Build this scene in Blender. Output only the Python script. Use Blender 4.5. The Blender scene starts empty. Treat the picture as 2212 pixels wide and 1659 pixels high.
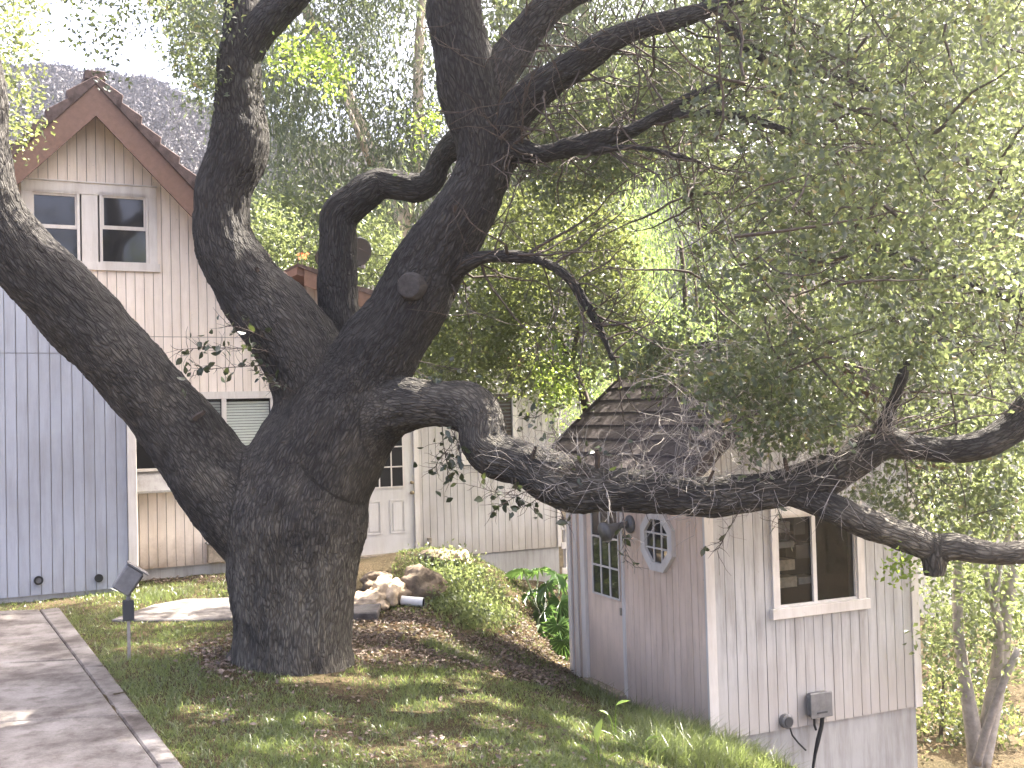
import bpy, bmesh, math, random
import numpy as np
from mathutils import Vector, Matrix, noise as mn

# ------------------------------------------------------------------ camera, sky, sun, exposure
SC = bpy.context.scene
C = SC.collection
EYE = np.array([0.0, 0.0, 2.15])
FPX = 2300.0                       # focal length in units of a 2212 px wide picture
PITCH, ROLL = math.radians(1.6), math.radians(1.5)
_F = np.array([0, math.cos(PITCH), math.sin(PITCH)])
_U0 = np.array([0, -math.sin(PITCH), math.cos(PITCH)])
_R0 = np.array([1.0, 0, 0])
_R = _R0 * math.cos(ROLL) - _U0 * math.sin(ROLL)
_U = _U0 * math.cos(ROLL) + _R0 * math.sin(ROLL)

cam_d = bpy.data.cameras.new('camera')
cam = bpy.data.objects.new('camera', cam_d); C.objects.link(cam)
cam_d.sensor_width = 36.0
cam_d.lens = 36.0 * FPX / 2212.0
cam_d.clip_start = 0.05
cam_d.clip_end = 3000.0
M = Matrix.Identity(4)
for i in range(3):
    M[i][0] = _R[i]; M[i][1] = _U[i]; M[i][2] = -_F[i]; M[i][3] = EYE[i]
cam.matrix_world = M
SC.camera = cam

def ray(x, y):
    return _F + _R * ((x - 1106.0) / FPX) - _U * ((y - 829.5) / FPX)
def at(x, y, d):
    return EYE + ray(x, y) * d
def atz(x, y, z):
    r = ray(x, y)
    return EYE + r * ((z - EYE[2]) / r[2])
def proj(p):
    d = p - EYE
    z = d @ _F
    return 1106.0 + FPX * (d @ _R) / z, 829.5 - FPX * (d @ _U) / z, z

_az, _el = math.radians(60), math.radians(53)
SUN = np.array([math.sin(_az) * math.cos(_el), math.cos(_az) * math.cos(_el), math.sin(_el)])
SUN_EL = math.asin(SUN[2]); SUN_AZ = math.atan2(SUN[0], SUN[1])

world = bpy.data.worlds.new('World'); SC.world = world
world.use_nodes = True
wn = world.node_tree
sky = wn.nodes.new('ShaderNodeTexSky')
sky.sky_type = 'NISHITA'; sky.sun_disc = False
sky.sun_elevation = SUN_EL; sky.sun_rotation = SUN_AZ
sky.altitude = 300; sky.air_density = 0.22; sky.dust_density = 6.0; sky.ozone_density = 0.0
bg = wn.nodes['Background']; bg.inputs['Strength'].default_value = 0.15
wn.links.new(sky.outputs['Color'], bg.inputs['Color'])

sl = bpy.data.lights.new('sun', 'SUN'); sl.energy = 3.0; sl.angle = math.radians(0.5)
sl.color = (1.0, 0.93, 0.82)
so = bpy.data.objects.new('sun', sl); C.objects.link(so)
so.location = (6, 20, 20)
so.rotation_euler = Vector(-SUN).to_track_quat('-Z', 'Y').to_euler()

SC.view_settings.view_transform = 'Standard'
SC.view_settings.look = 'None'
SC.view_settings.exposure = 3.8
SC.view_settings.gamma = 1.0
SC.view_settings.use_curve_mapping = False
SC.cycles.use_denoising = True
SC.cycles.max_bounces = 6
SC.cycles.diffuse_bounces = 3
SC.cycles.glossy_bounces = 2
SC.cycles.transmission_bounces = 4
SC.cycles.transparent_max_bounces = 8
SC.cycles.volume_bounces = 0
SC.cycles.sample_clamp_indirect = 8.0

# ------------------------------------------------------------------ helpers
def tag(o, label=None, cat=None, group=None, kind=None):
    if label: o['label'] = label
    if cat: o['category'] = cat
    if group: o['group'] = group
    if kind: o['kind'] = kind
    return o
def empty(name, loc=(0, 0, 0), rz=0.0, label=None, cat=None, group=None):
    o = bpy.data.objects.new(name, None); C.objects.link(o)
    o.location = loc; o.rotation_euler = (0, 0, rz); o.empty_display_size = 0.2
    return tag(o, label, cat, group)
def link(name, me, mat=None, parent=None):
    o = bpy.data.objects.new(name, me); C.objects.link(o)
    if mat is not None and not me.materials: me.materials.append(mat)
    if parent is not None: o.parent = parent
    return o
def mesh_np(name, V, Fq, smooth=False, rnd=None, mats=None):
    """V (n,3); Fq (m,k) faces all with k corners"""
    V = np.asarray(V, np.float32); Fq = np.asarray(Fq, np.int32)
    me = bpy.data.meshes.new(name)
    m, k = Fq.shape
    me.vertices.add(len(V)); me.vertices.foreach_set('co', V.ravel())
    me.loops.add(m * k); me.loops.foreach_set('vertex_index', Fq.ravel())
    me.polygons.add(m)
    me.polygons.foreach_set('loop_start', np.arange(0, m * k, k, dtype=np.int32))
    me.polygons.foreach_set('loop_total', np.full(m, k, np.int32))
    if smooth: me.polygons.foreach_set('use_smooth', np.ones(m, bool))
    me.update(calc_edges=True)
    if rnd is not None:
        a = me.attributes.new('rnd', 'FLOAT', 'FACE'); a.data.foreach_set('value', np.asarray(rnd, np.float32))
    return me

class MB:
    """collects shapes, builds one mesh object"""
    def __init__(self): self.v = []; self.f = []
    def add(self, vs, fs):
        b = len(self.v); self.v += [tuple(map(float, p)) for p in vs]
        self.f += [tuple(b + i for i in f) for f in fs]; return self
    def box(self, x0, x1, y0, y1, z0, z1):
        return self.prism([(x0, z0), (x1, z0), (x1, z1), (x0, z1)], y0, y1)
    def prism(self, poly, y0, y1):
        """polygon in local x,z (counter-clockwise seen from -y) swept from y0 to y1"""
        n = len(poly)
        vs = [(p[0], y0, p[1]) for p in poly] + [(p[0], y1, p[1]) for p in poly]
        fs = [tuple(range(n)), tuple(range(2 * n - 1, n - 1, -1))]
        for i in range(n):
            j = (i + 1) % n; fs.append((j, i, n + i, n + j))
        return self.add(vs, fs)
    def slab(self, poly, z0, z1):
        n = len(poly)
        vs = [(p[0], p[1], z1) for p in poly] + [(p[0], p[1], z0) for p in poly]
        fs = [tuple(range(n)), tuple(range(2 * n - 1, n - 1, -1))]
        for i in range(n):
            j = (i + 1) % n; fs.append((j, i, n + i, n + j))
        return self.add(vs, fs)
    def tube(self, pts, rad, k=8, caps=True):
        pts = [np.asarray(p, float) for p in pts]
        if not hasattr(rad, '__len__'): rad = [rad] * len(pts)
        prev = None; vs = []; fs = []
        for i, p in enumerate(pts):
            t = pts[min(i + 1, len(pts) - 1)] - pts[max(i - 1, 0)]
            t = t / (np.linalg.norm(t) + 1e-9)
            if prev is None:
                a = np.array([0, 0, 1.0]) if abs(t[2]) < 0.9 else np.array([1.0, 0, 0])
            else: a = prev
            a = a - t * (a @ t); a /= np.linalg.norm(a) + 1e-9; prev = a
            b = np.cross(t, a)
            for j in range(k):
                th = 2 * math.pi * j / k
                vs.append(p + rad[i] * (a * math.cos(th) + b * math.sin(th)))
        for i in range(len(pts) - 1):
            for j in range(k):
                q = (j + 1) % k
                fs.append((i * k + j, i * k + q, (i + 1) * k + q, (i + 1) * k + j))
        if caps:
            fs.append(tuple(range(k - 1, -1, -1)))
            e = (len(pts) - 1) * k; fs.append(tuple(range(e, e + k)))
        return self.add(vs, fs)
    def mesh(self, name='mesh', smooth=False, bevel=0.0):
        me = bpy.data.meshes.new(name); me.from_pydata(self.v, [], self.f); me.update()
        bm = bmesh.new(); bm.from_mesh(me)
        bmesh.ops.recalc_face_normals(bm, faces=bm.faces)
        if bevel > 0:
            bmesh.ops.bevel(bm, geom=list(bm.edges), offset=bevel, segments=1, affect='EDGES')
        bm.to_mesh(me); bm.free()
        if smooth: me.polygons.foreach_set('use_smooth', np.ones(len(me.polygons), bool))
        return me
    def build(self, name, mat, parent=None, smooth=False, bevel=0.0):
        return link(name, self.mesh(name, smooth, bevel), mat, parent)

# ------------------------------------------------------------------ materials
def mat_new(name):
    m = bpy.data.materials.new(name); m.use_nodes = True
    nt = m.node_tree
    return m, nt, nt.nodes['Principled BSDF'], nt.nodes['Material Output']
def N(nt, t, **kw):
    n = nt.nodes.new(t)
    for k, v in kw.items():
        if k in n.inputs: n.inputs[k].default_value = v
        else: setattr(n, k, v)
    return n
def ramp(nt, src, stops):
    r = nt.nodes.new('ShaderNodeValToRGB')
    el = r.color_ramp.elements
    while len(el) < len(stops): el.new(0.5)
    for e, (p, c) in zip(el, stops):
        e.position = p; e.color = (*c, 1) if len(c) == 3 else c
    nt.links.new(src, r.inputs['Fac']); return r
def plain(name, col, rough=0.7, spec=0.3, metal=0.0, var=0.12, scale=14.0, bump=0.0, bscale=60.0):
    m, nt, p, out = mat_new(name)
    tc = N(nt, 'ShaderNodeTexCoord')
    nz = N(nt, 'ShaderNodeTexNoise', Scale=scale, Detail=6.0, Roughness=0.65)
    nt.links.new(tc.outputs['Object'], nz.inputs['Vector'])
    lo = tuple(max(0, c * (1 - var)) for c in col); hi = tuple(min(1, c * (1 + var)) for c in col)
    r = ramp(nt, nz.outputs['Fac'], [(0.3, lo), (0.7, hi)])
    nt.links.new(r.outputs['Color'], p.inputs['Base Color'])
    p.inputs['Roughness'].default_value = rough
    p.inputs['Specular IOR Level'].default_value = spec
    p.inputs['Metallic'].default_value = metal
    if bump:
        n2 = N(nt, 'ShaderNodeTexNoise', Scale=bscale, Detail=5.0)
        nt.links.new(tc.outputs['Object'], n2.inputs['Vector'])
        b = N(nt, 'ShaderNodeBump', Strength=bump, Distance=0.01)
        nt.links.new(n2.outputs['Fac'], b.inputs['Height']); nt.links.new(b.outputs['Normal'], p.inputs['Normal'])
    return m

def siding_mat(name, col, splash=None, grime=0.14):
    """painted boards: streaky grime down the grain, chipped specks, soil splash near the ground"""
    m, nt, p, out = mat_new(name)
    tc = N(nt, 'ShaderNodeTexCoord')
    mp = N(nt, 'ShaderNodeMapping'); mp.inputs['Scale'].default_value = (6, 6, 0.7)
    nt.links.new(tc.outputs['Object'], mp.inputs['Vector'])
    nz = N(nt, 'ShaderNodeTexNoise', Scale=1.6, Detail=7.0, Roughness=0.7)
    nt.links.new(mp.outputs['Vector'], nz.inputs['Vector'])
    d = tuple(c * (1 - grime) * k for c, k in zip(col, (0.98, 0.95, 0.92)))
    r = ramp(nt, nz.outputs['Fac'], [(0.32, d), (0.56, col)])
    last = r.outputs['Color']
    nb = N(nt, 'ShaderNodeTexNoise', Scale=0.9, Detail=4.0, Roughness=0.6)
    nt.links.new(tc.outputs['Object'], nb.inputs['Vector'])
    rb = ramp(nt, nb.outputs['Fac'], [(0.35, (0.84, 0.83, 0.82)), (0.6, (1, 1, 1))])
    mx0 = N(nt, 'ShaderNodeMix', data_type='RGBA', blend_type='MULTIPLY'); mx0.inputs[0].default_value = 1.0
    nt.links.new(last, mx0.inputs[6]); nt.links.new(rb.outputs['Color'], mx0.inputs[7]); last = mx0.outputs[2]
    n2 = N(nt, 'ShaderNodeTexNoise', Scale=34.0, Detail=3.0, Roughness=0.6)
    nt.links.new(tc.outputs['Object'], n2.inputs['Vector'])
    r2 = ramp(nt, n2.outputs['Fac'], [(0.70, (0, 0, 0)), (0.76, (1, 1, 1))])
    mx = N(nt, 'ShaderNodeMix', data_type='RGBA')
    nt.links.new(r2.outputs['Color'], mx.inputs[0]); nt.links.new(last, mx.inputs[6])
    mx.inputs[7].default_value = (0.34, 0.30, 0.27, 1); last = mx.outputs[2]
    if splash:
        z0, z1, colr = splash
        sx = N(nt, 'ShaderNodeSeparateXYZ'); nt.links.new(tc.outputs['Object'], sx.inputs[0])
        n3 = N(nt, 'ShaderNodeTexNoise', Scale=2.2, Detail=6.0, Roughness=0.7)
        nt.links.new(tc.outputs['Object'], n3.inputs['Vector'])
        ad = N(nt, 'ShaderNodeMath', operation='MULTIPLY_ADD'); ad.inputs[1].default_value = 0.9; ad.inputs[2].default_value = -0.45
        nt.links.new(n3.outputs['Fac'], ad.inputs[0])
        zz = N(nt, 'ShaderNodeMath', operation='ADD'); nt.links.new(sx.outputs['Z'], zz.inputs[0]); nt.links.new(ad.outputs[0], zz.inputs[1])
        mr = N(nt, 'ShaderNodeMapRange'); mr.inputs[1].default_value = z0; mr.inputs[2].default_value = z1
        mr.inputs[3].default_value = 1.0; mr.inputs[4].default_value = 0.0
        nt.links.new(zz.outputs[0], mr.inputs[0])
        m3 = N(nt, 'ShaderNodeMix', data_type='RGBA'); nt.links.new(mr.outputs[0], m3.inputs[0])
        nt.links.new(last, m3.inputs[6]); m3.inputs[7].default_value = (*colr, 1); last = m3.outputs[2]
    oi = N(nt, 'ShaderNodeObjectInfo'); ro = ramp(nt, oi.outputs['Random'], [(0.0, (0.955, 0.95, 0.945)), (0.6, (1, 1, 1)), (1.0, (1.02, 1.02, 1.02))])
    mo = N(nt, 'ShaderNodeMix', data_type='RGBA', blend_type='MULTIPLY'); mo.inputs[0].default_value = 1.0
    nt.links.new(last, mo.inputs[6]); nt.links.new(ro.outputs['Color'], mo.inputs[7]); last = mo.outputs[2]
    nt.links.new(last, p.inputs['Base Color'])
    p.inputs['Roughness'].default_value = 0.62; p.inputs['Specular IOR Level'].default_value = 0.25
    b = N(nt, 'ShaderNodeBump', Strength=0.25, Distance=0.004)
    nt.links.new(nz.outputs['Fac'], b.inputs['Height']); nt.links.new(b.outputs['Normal'], p.inputs['Normal'])
    return m

def leaf_mat(name, dark, light, trans, tw=0.45, rough=0.34, spec=0.6, dry=None):
    m, nt, p, out = mat_new(name)
    at_ = N(nt, 'ShaderNodeAttribute', attribute_name='rnd')
    st = [(0.0, dark), (0.85, light)]
    if dry: st = [(0.0, dark), (0.8, light), (0.93, light), (0.97, dry)]
    r = ramp(nt, at_.outputs['Fac'], st)
    nt.links.new(r.outputs['Color'], p.inputs['Base Color'])
    p.inputs['Roughness'].default_value = rough; p.inputs['Specular IOR Level'].default_value = spec
    tr = N(nt, 'ShaderNodeBsdfTranslucent')
    r2 = ramp(nt, at_.outputs['Fac'], [(0.0, tuple(c * 0.75 for c in trans)), (0.9, trans)])
    nt.links.new(r2.outputs['Color'], tr.inputs['Color'])
    mx = N(nt, 'ShaderNodeMixShader'); mx.inputs[0].default_value = tw
    nt.links.new(p.outputs[0], mx.inputs[1]); nt.links.new(tr.outputs[0], mx.inputs[2])
    nt.links.new(mx.outputs[0], out.inputs['Surface'])
    return m

def glass_mat(name, tint=0.02, clear=False):
    m, nt, p, out = mat_new(name)
    if not clear:
        p.inputs['Base Color'].default_value = (tint, tint, tint * 1.05, 1)
        p.inputs['Roughness'].default_value = 0.06; p.inputs['Specular IOR Level'].default_value = 0.6
        tc = N(nt, 'ShaderNodeTexCoord'); nz = N(nt, 'ShaderNodeTexNoise', Scale=2.5, Detail=1.0)
        nt.links.new(tc.outputs['Object'], nz.inputs['Vector'])
        b = N(nt, 'ShaderNodeBump', Strength=0.04, Distance=0.02)
        nt.links.new(nz.outputs['Fac'], b.inputs['Height']); nt.links.new(b.outputs['Normal'], p.inputs['Normal'])
        return m
    tr = N(nt, 'ShaderNodeBsdfTransparent'); gl = N(nt, 'ShaderNodeBsdfGlossy', Roughness=0.03)
    tr.inputs[0].default_value = (0.93, 0.95, 0.94, 1)
    fr = N(nt, 'ShaderNodeFresnel', IOR=1.5); mx = N(nt, 'ShaderNodeMixShader')
    nt.links.new(fr.outputs[0], mx.inputs[0]); nt.links.new(tr.outputs[0], mx.inputs[1]); nt.links.new(gl.outputs[0], mx.inputs[2])
    nt.links.new(mx.outputs[0], out.inputs['Surface'])
    return m

def bark_mat():
    m, nt, p, out = mat_new('oak_bark')
    a = N(nt, 'ShaderNodeAttribute', attribute_name='bark')
    wz = N(nt, 'ShaderNodeTexNoise', Scale=5.0, Detail=3.0)
    nt.links.new(a.outputs['Vector'], wz.inputs['Vector'])
    wa = N(nt, 'ShaderNodeMix', data_type='VECTOR'); wa.inputs[0].default_value = 0.10
    nt.links.new(a.outputs['Vector'], wa.inputs[4]); nt.links.new(wz.outputs['Color'], wa.inputs[5])
    vo = N(nt, 'ShaderNodeTexVoronoi', Scale=50.0, feature='DISTANCE_TO_EDGE')
    nt.links.new(wa.outputs[1], vo.inputs['Vector'])
    nz = N(nt, 'ShaderNodeTexNoise', Scale=42.0, Detail=8.0, Roughness=0.7)
    nt.links.new(a.outputs['Vector'], nz.inputs['Vector'])
    big = N(nt, 'ShaderNodeTexNoise', Scale=2.2, Detail=3.0)
    nt.links.new(a.outputs['Vector'], big.inputs['Vector'])
    vr = ramp(nt, vo.outputs['Distance'], [(0.0, (0, 0, 0)), (0.22, (1, 1, 1))])
    n5 = N(nt, 'ShaderNodeTexNoise', Scale=16.0, Detail=5.0, Roughness=0.6); nt.links.new(wa.outputs[1], n5.inputs['Vector'])
    vm = N(nt, 'ShaderNodeMix', data_type='FLOAT'); vm.inputs[0].default_value = 0.5; nt.links.new(vr.outputs['Color'], vm.inputs[2]); nt.links.new(n5.outputs['Fac'], vm.inputs[3])
    ad = N(nt, 'ShaderNodeMath', operation='MULTIPLY'); nt.links.new(vm.outputs[0], ad.inputs[0]); nt.links.new(nz.outputs['Fac'], ad.inputs[1])
    col = ramp(nt, ad.outputs[0], [(0.08, (0.026, 0.023, 0.021)), (0.28, (0.050, 0.046, 0.042)), (0.5, (0.105, 0.098, 0.090))])
    tc = N(nt, 'ShaderNodeTexCoord'); sx = N(nt, 'ShaderNodeSeparateXYZ'); nt.links.new(tc.outputs['Object'], sx.inputs[0])
    li = N(nt, 'ShaderNodeTexNoise', Scale=1.6, Detail=7.0, Roughness=0.72); nt.links.new(tc.outputs['Object'], li.inputs['Vector'])
    lz = N(nt, 'ShaderNodeMath', operation='MULTIPLY_ADD'); lz.inputs[1].default_value = -0.09; nt.links.new(sx.outputs['Z'], lz.inputs[0]); nt.links.new(li.outputs['Fac'], lz.inputs[2])
    lr = ramp(nt, lz.outputs[0], [(0.30, (0, 0, 0)), (0.50, (1, 1, 1))])  # paler lower trunk: lichen, with ground bounce put into the colour too
    bc = ramp(nt, big.outputs['Fac'], [(0.35, (0.66, 0.66, 0.66)), (0.62, (1.05, 1.04, 1.0))])
    mx = N(nt, 'ShaderNodeMix', data_type='RGBA', blend_type='MULTIPLY'); mx.inputs[0].default_value = 1.0
    nt.links.new(col.outputs['Color'], mx.inputs[6]); nt.links.new(bc.outputs['Color'], mx.inputs[7])
    m4 = N(nt, 'ShaderNodeMix', data_type='RGBA', blend_type='MULTIPLY'); nt.links.new(lr.outputs['Color'], m4.inputs[0]); nt.links.new(mx.outputs[2], m4.inputs[6]); m4.inputs[7].default_value = (2.2, 2.15, 1.95, 1)
    nt.links.new(m4.outputs[2], p.inputs['Base Color'])
    p.inputs['Roughness'].default_value = 0.85; p.inputs['Specular IOR Level'].default_value = 0.25
    b = N(nt, 'ShaderNodeBump', Strength=1.0, Distance=0.045)
    nt.links.new(ad.outputs[0], b.inputs['Height']); nt.links.new(b.outputs['Normal'], p.inputs['Normal'])
    return m

def ground_mat():
    m, nt, p, out = mat_new('soil')
    tc = N(nt, 'ShaderNodeTexCoord')
    a = N(nt, 'ShaderNodeTexNoise', Scale=1.1, Detail=6.0, Roughness=0.65)
    b_ = N(nt, 'ShaderNodeTexNoise', Scale=38.0, Detail=6.0, Roughness=0.7)
    for n in (a, b_): nt.links.new(tc.outputs['Object'], n.inputs['Vector'])
    r = ramp(nt, b_.outputs['Fac'], [(0.3, (0.028, 0.022, 0.014)), (0.55, (0.085, 0.066, 0.043)), (0.75, (0.16, 0.125, 0.085))])
    r2 = ramp(nt, a.outputs['Fac'], [(0.40, (0.6, 0.62, 0.5)), (0.62, (1.0, 0.95, 0.85))])
    mx = N(nt, 'ShaderNodeMix', data_type='RGBA', blend_type='MULTIPLY'); mx.inputs[0].default_value = 1.0
    nt.links.new(r.outputs['Color'], mx.inputs[6]); nt.links.new(r2.outputs['Color'], mx.inputs[7])
    nt.links.new(mx.outputs[2], p.inputs['Base Color']); p.inputs['Roughness'].default_value = 0.95
    p.inputs['Specular IOR Level'].default_value = 0.1
    bu = N(nt, 'ShaderNodeBump', Strength=0.8, Distance=0.03)
    nt.links.new(b_.outputs['Fac'], bu.inputs['Height']); nt.links.new(bu.outputs['Normal'], p.inputs['Normal'])
    return m

def concrete_mat():
    m, nt, p, out = mat_new('concrete')
    tc = N(nt, 'ShaderNodeTexCoord')
    a = N(nt, 'ShaderNodeTexNoise', Scale=1.7, Detail=7.0, Roughness=0.68)
    b_ = N(nt, 'ShaderNodeTexNoise', Scale=70.0, Detail=4.0, Roughness=0.7)
    c_ = N(nt, 'ShaderNodeTexNoise', Scale=6.0, Detail=5.0, Roughness=0.6)
    for n in (a, b_, c_): nt.links.new(tc.outputs['Object'], n.inputs['Vector'])
    r = ramp(nt, a.outputs['Fac'], [(0.36, (0.065, 0.056, 0.051)), (0.5, (0.14, 0.127, 0.118)), (0.64, (0.20, 0.186, 0.176))])
    r2 = ramp(nt, c_.outputs['Fac'], [(0.30, (0.55, 0.52, 0.5)), (0.5, (1, 1, 1))])
    r3 = ramp(nt, b_.outputs['Fac'], [(0.3, (0.8, 0.8, 0.8)), (0.6, (1.05, 1.05, 1.05))])
    mx = N(nt, 'ShaderNodeMix', data_type='RGBA', blend_type='MULTIPLY'); mx.inputs[0].default_value = 1.0
    nt.links.new(r.outputs['Color'], mx.inputs[6]); nt.links.new(r2.outputs['Color'], mx.inputs[7])
    mx2 = N(nt, 'ShaderNodeMix', data_type='RGBA', blend_type='MULTIPLY'); mx2.inputs[0].default_value = 1.0
    nt.links.new(mx.outputs[2], mx2.inputs[6]); nt.links.new(r3.outputs['Color'], mx2.inputs[7])
    nt.links.new(mx2.outputs[2], p.inputs['Base Color']); p.inputs['Roughness'].default_value = 0.9
    p.inputs['Specular IOR Level'].default_value = 0.2
    bu = N(nt, 'ShaderNodeBump', Strength=0.3, Distance=0.01)
    nt.links.new(b_.outputs['Fac'], bu.inputs['Height']); nt.links.new(bu.outputs['Normal'], p.inputs['Normal'])
    return m

MT = {
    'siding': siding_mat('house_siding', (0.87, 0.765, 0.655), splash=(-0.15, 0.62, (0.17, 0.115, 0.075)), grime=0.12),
    'siding_a_shade': siding_mat('side_siding_shade', (0.34, 0.36, 0.41)),  # darker, bluer copy of the siding: this wall's deeper shade put into the colour
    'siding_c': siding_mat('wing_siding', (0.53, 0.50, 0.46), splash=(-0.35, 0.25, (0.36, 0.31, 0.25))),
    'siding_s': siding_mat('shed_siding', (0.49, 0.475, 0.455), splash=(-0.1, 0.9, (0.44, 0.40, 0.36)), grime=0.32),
    'siding_sl_bounce': siding_mat('shed_side_siding_bounce', (0.80, 0.63, 0.495), splash=(-0.1, 0.9, (0.46, 0.38, 0.32)), grime=0.2),  # warm bounce from sunlit ground put into the colour of this side
    'trim': siding_mat('trim_paint', (0.70, 0.655, 0.60), grime=0.15),
    'door': siding_mat('door_paint', (0.66, 0.63, 0.59), grime=0.10),
    'found': siding_mat('foundation_paint', (0.44, 0.425, 0.40), grime=0.3),
    'gap': plain('groove_shade', (0.30, 0.27, 0.245), 0.9, 0.1),  # backing behind the boards; groove shade put into its darker colour
    'brown': plain('brown_paint', (0.135, 0.078, 0.055), 0.6, 0.3, var=0.2),
    'tile': plain('brown_roof_tile', (0.085, 0.060, 0.053), 0.85, 0.2, var=0.45, scale=9, bump=0.4),
    'shingle': plain('dark_shingle', (0.075, 0.062, 0.060), 0.85, 0.2, var=0.35, scale=22, bump=0.5),
    'glass': glass_mat('dark_window_glass'),
    'clear': glass_mat('clear_glass', clear=True),
    'blind': plain('blind_slat', (0.62, 0.62, 0.55), 0.5, 0.3, var=0.05),
    'dark': plain('dark_room', (0.035, 0.032, 0.03), 0.9, 0.1),
    'greymetal': plain('weathered_grey_metal', (0.16, 0.155, 0.15), 0.5, 0.4, var=0.25),
    'dishmetal': plain('dish_grey', (0.045, 0.045, 0.047), 0.55, 0.4, var=0.1),
    'brass': plain('door_hardware', (0.35, 0.28, 0.17), 0.35, 0.5, metal=0.8),
    'black': plain('black_rubber', (0.02, 0.02, 0.02), 0.6, 0.3),
    'pvc': plain('white_pipe', (0.78, 0.76, 0.72), 0.45, 0.4, var=0.05),
    'wood': plain('weathered_wood', (0.30, 0.25, 0.19), 0.85, 0.15, var=0.35, scale=20),
    'rock': plain('rock', (0.44, 0.345, 0.24), 0.9, 0.2, var=0.5, scale=9, bump=0.8, bscale=30),
    'rockdark': plain('rock_dark', (0.16, 0.125, 0.09), 0.9, 0.2, var=0.5, scale=9, bump=0.8, bscale=30),
    'bark': bark_mat(),
    'twig': plain('grey_twig', (0.27, 0.245, 0.22), 0.8, 0.2, var=0.3),
    'twigdark': plain('brown_twig', (0.075, 0.06, 0.05), 0.8, 0.2, var=0.3),
    'eucbark': plain('pale_gum_bark', (0.55, 0.46, 0.38), 0.8, 0.2, var=0.35, scale=3.5, bump=0.4),
    'oak': leaf_mat('oak_leaf', (0.022, 0.032, 0.017), (0.050, 0.070, 0.032), (0.28, 0.335, 0.13), 0.34, dry=(0.2, 0.13, 0.04)),
    'oakb': leaf_mat('oak_leaf_back', (0.024, 0.034, 0.018), (0.052, 0.072, 0.032), (0.33, 0.38, 0.11), 0.36),
    'gum': leaf_mat('gum_leaf', (0.028, 0.042, 0.036), (0.066, 0.088, 0.060), (0.30, 0.36, 0.16), 0.36, rough=0.35, spec=0.5),
    'pepper': leaf_mat('pepper_leaf', (0.055, 0.095, 0.035), (0.105, 0.16, 0.055), (0.42, 0.56, 0.16), 0.5),
    'bush': leaf_mat('bush_leaf', (0.032, 0.048, 0.022), (0.07, 0.098, 0.04), (0.33, 0.39, 0.14), 0.40),
    'grass': leaf_mat('grass_blade', (0.042, 0.058, 0.025), (0.105, 0.13, 0.052), (0.30, 0.37, 0.11), 0.42, dry=(0.25, 0.20, 0.12)),
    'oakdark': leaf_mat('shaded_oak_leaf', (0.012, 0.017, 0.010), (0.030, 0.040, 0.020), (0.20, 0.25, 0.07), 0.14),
    'cut': plain('cut_wood', (0.055, 0.050, 0.046), 0.85, 0.2, var=0.3, scale=30),
    'weed': leaf_mat('weed_leaf', (0.08, 0.14, 0.03), (0.13, 0.20, 0.05), (0.46, 0.60, 0.10), 0.5),
    'philo': leaf_mat('glossy_leaf', (0.035, 0.07, 0.028), (0.06, 0.11, 0.04), (0.20, 0.34, 0.08), 0.3, rough=0.22, spec=0.7),
    'litter': leaf_mat('dry_leaf', (0.055, 0.042, 0.032), (0.24, 0.185, 0.145), (0.20, 0.12, 0.06), 0.2, rough=0.7),
    'flower': leaf_mat('orange_bract', (0.5, 0.16, 0.07), (0.6, 0.22, 0.10), (0.6, 0.2, 0.08), 0.4),
    'soil': ground_mat(), 'concrete': concrete_mat(),
}
def chap_mat():
    m, nt, p, out = mat_new('chaparral')
    a = N(nt, 'ShaderNodeAttribute', attribute_name='rnd')
    r = ramp(nt, a.outputs['Fac'], [(0.0, (0.036, 0.036, 0.044)), (0.5, (0.095, 0.092, 0.098)), (1.0, (0.21, 0.20, 0.19))])
    nt.links.new(r.outputs['Color'], p.inputs['Base Color']); p.inputs['Roughness'].default_value = 0.95
    p.inputs['Specular IOR Level'].default_value = 0.05
    return m
MT['chap'] = chap_mat()
MT['hillsoil'] = plain('hill_soil', (0.03, 0.027, 0.026), 0.95, 0.05, var=0.3, scale=0.05)

# ------------------------------------------------------------------ lit gaps: openings in the crowns towards the sun
LIT = []
def lit(p, r): LIT.append((np.asarray(p, float), r))
def sun_keep(P, pad=0.0):
    """False for points standing in an opening between a sunlit patch and the sun"""
    k = np.ones(len(P), bool)
    for q, r in LIT:
        d = P - q; t = d @ SUN
        e = np.linalg.norm(d - t[:, None] * SUN, axis=1)
        k &= ~((t > 0.35) & (e < r + pad + 0.004 * np.abs(t)))
    return k

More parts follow.
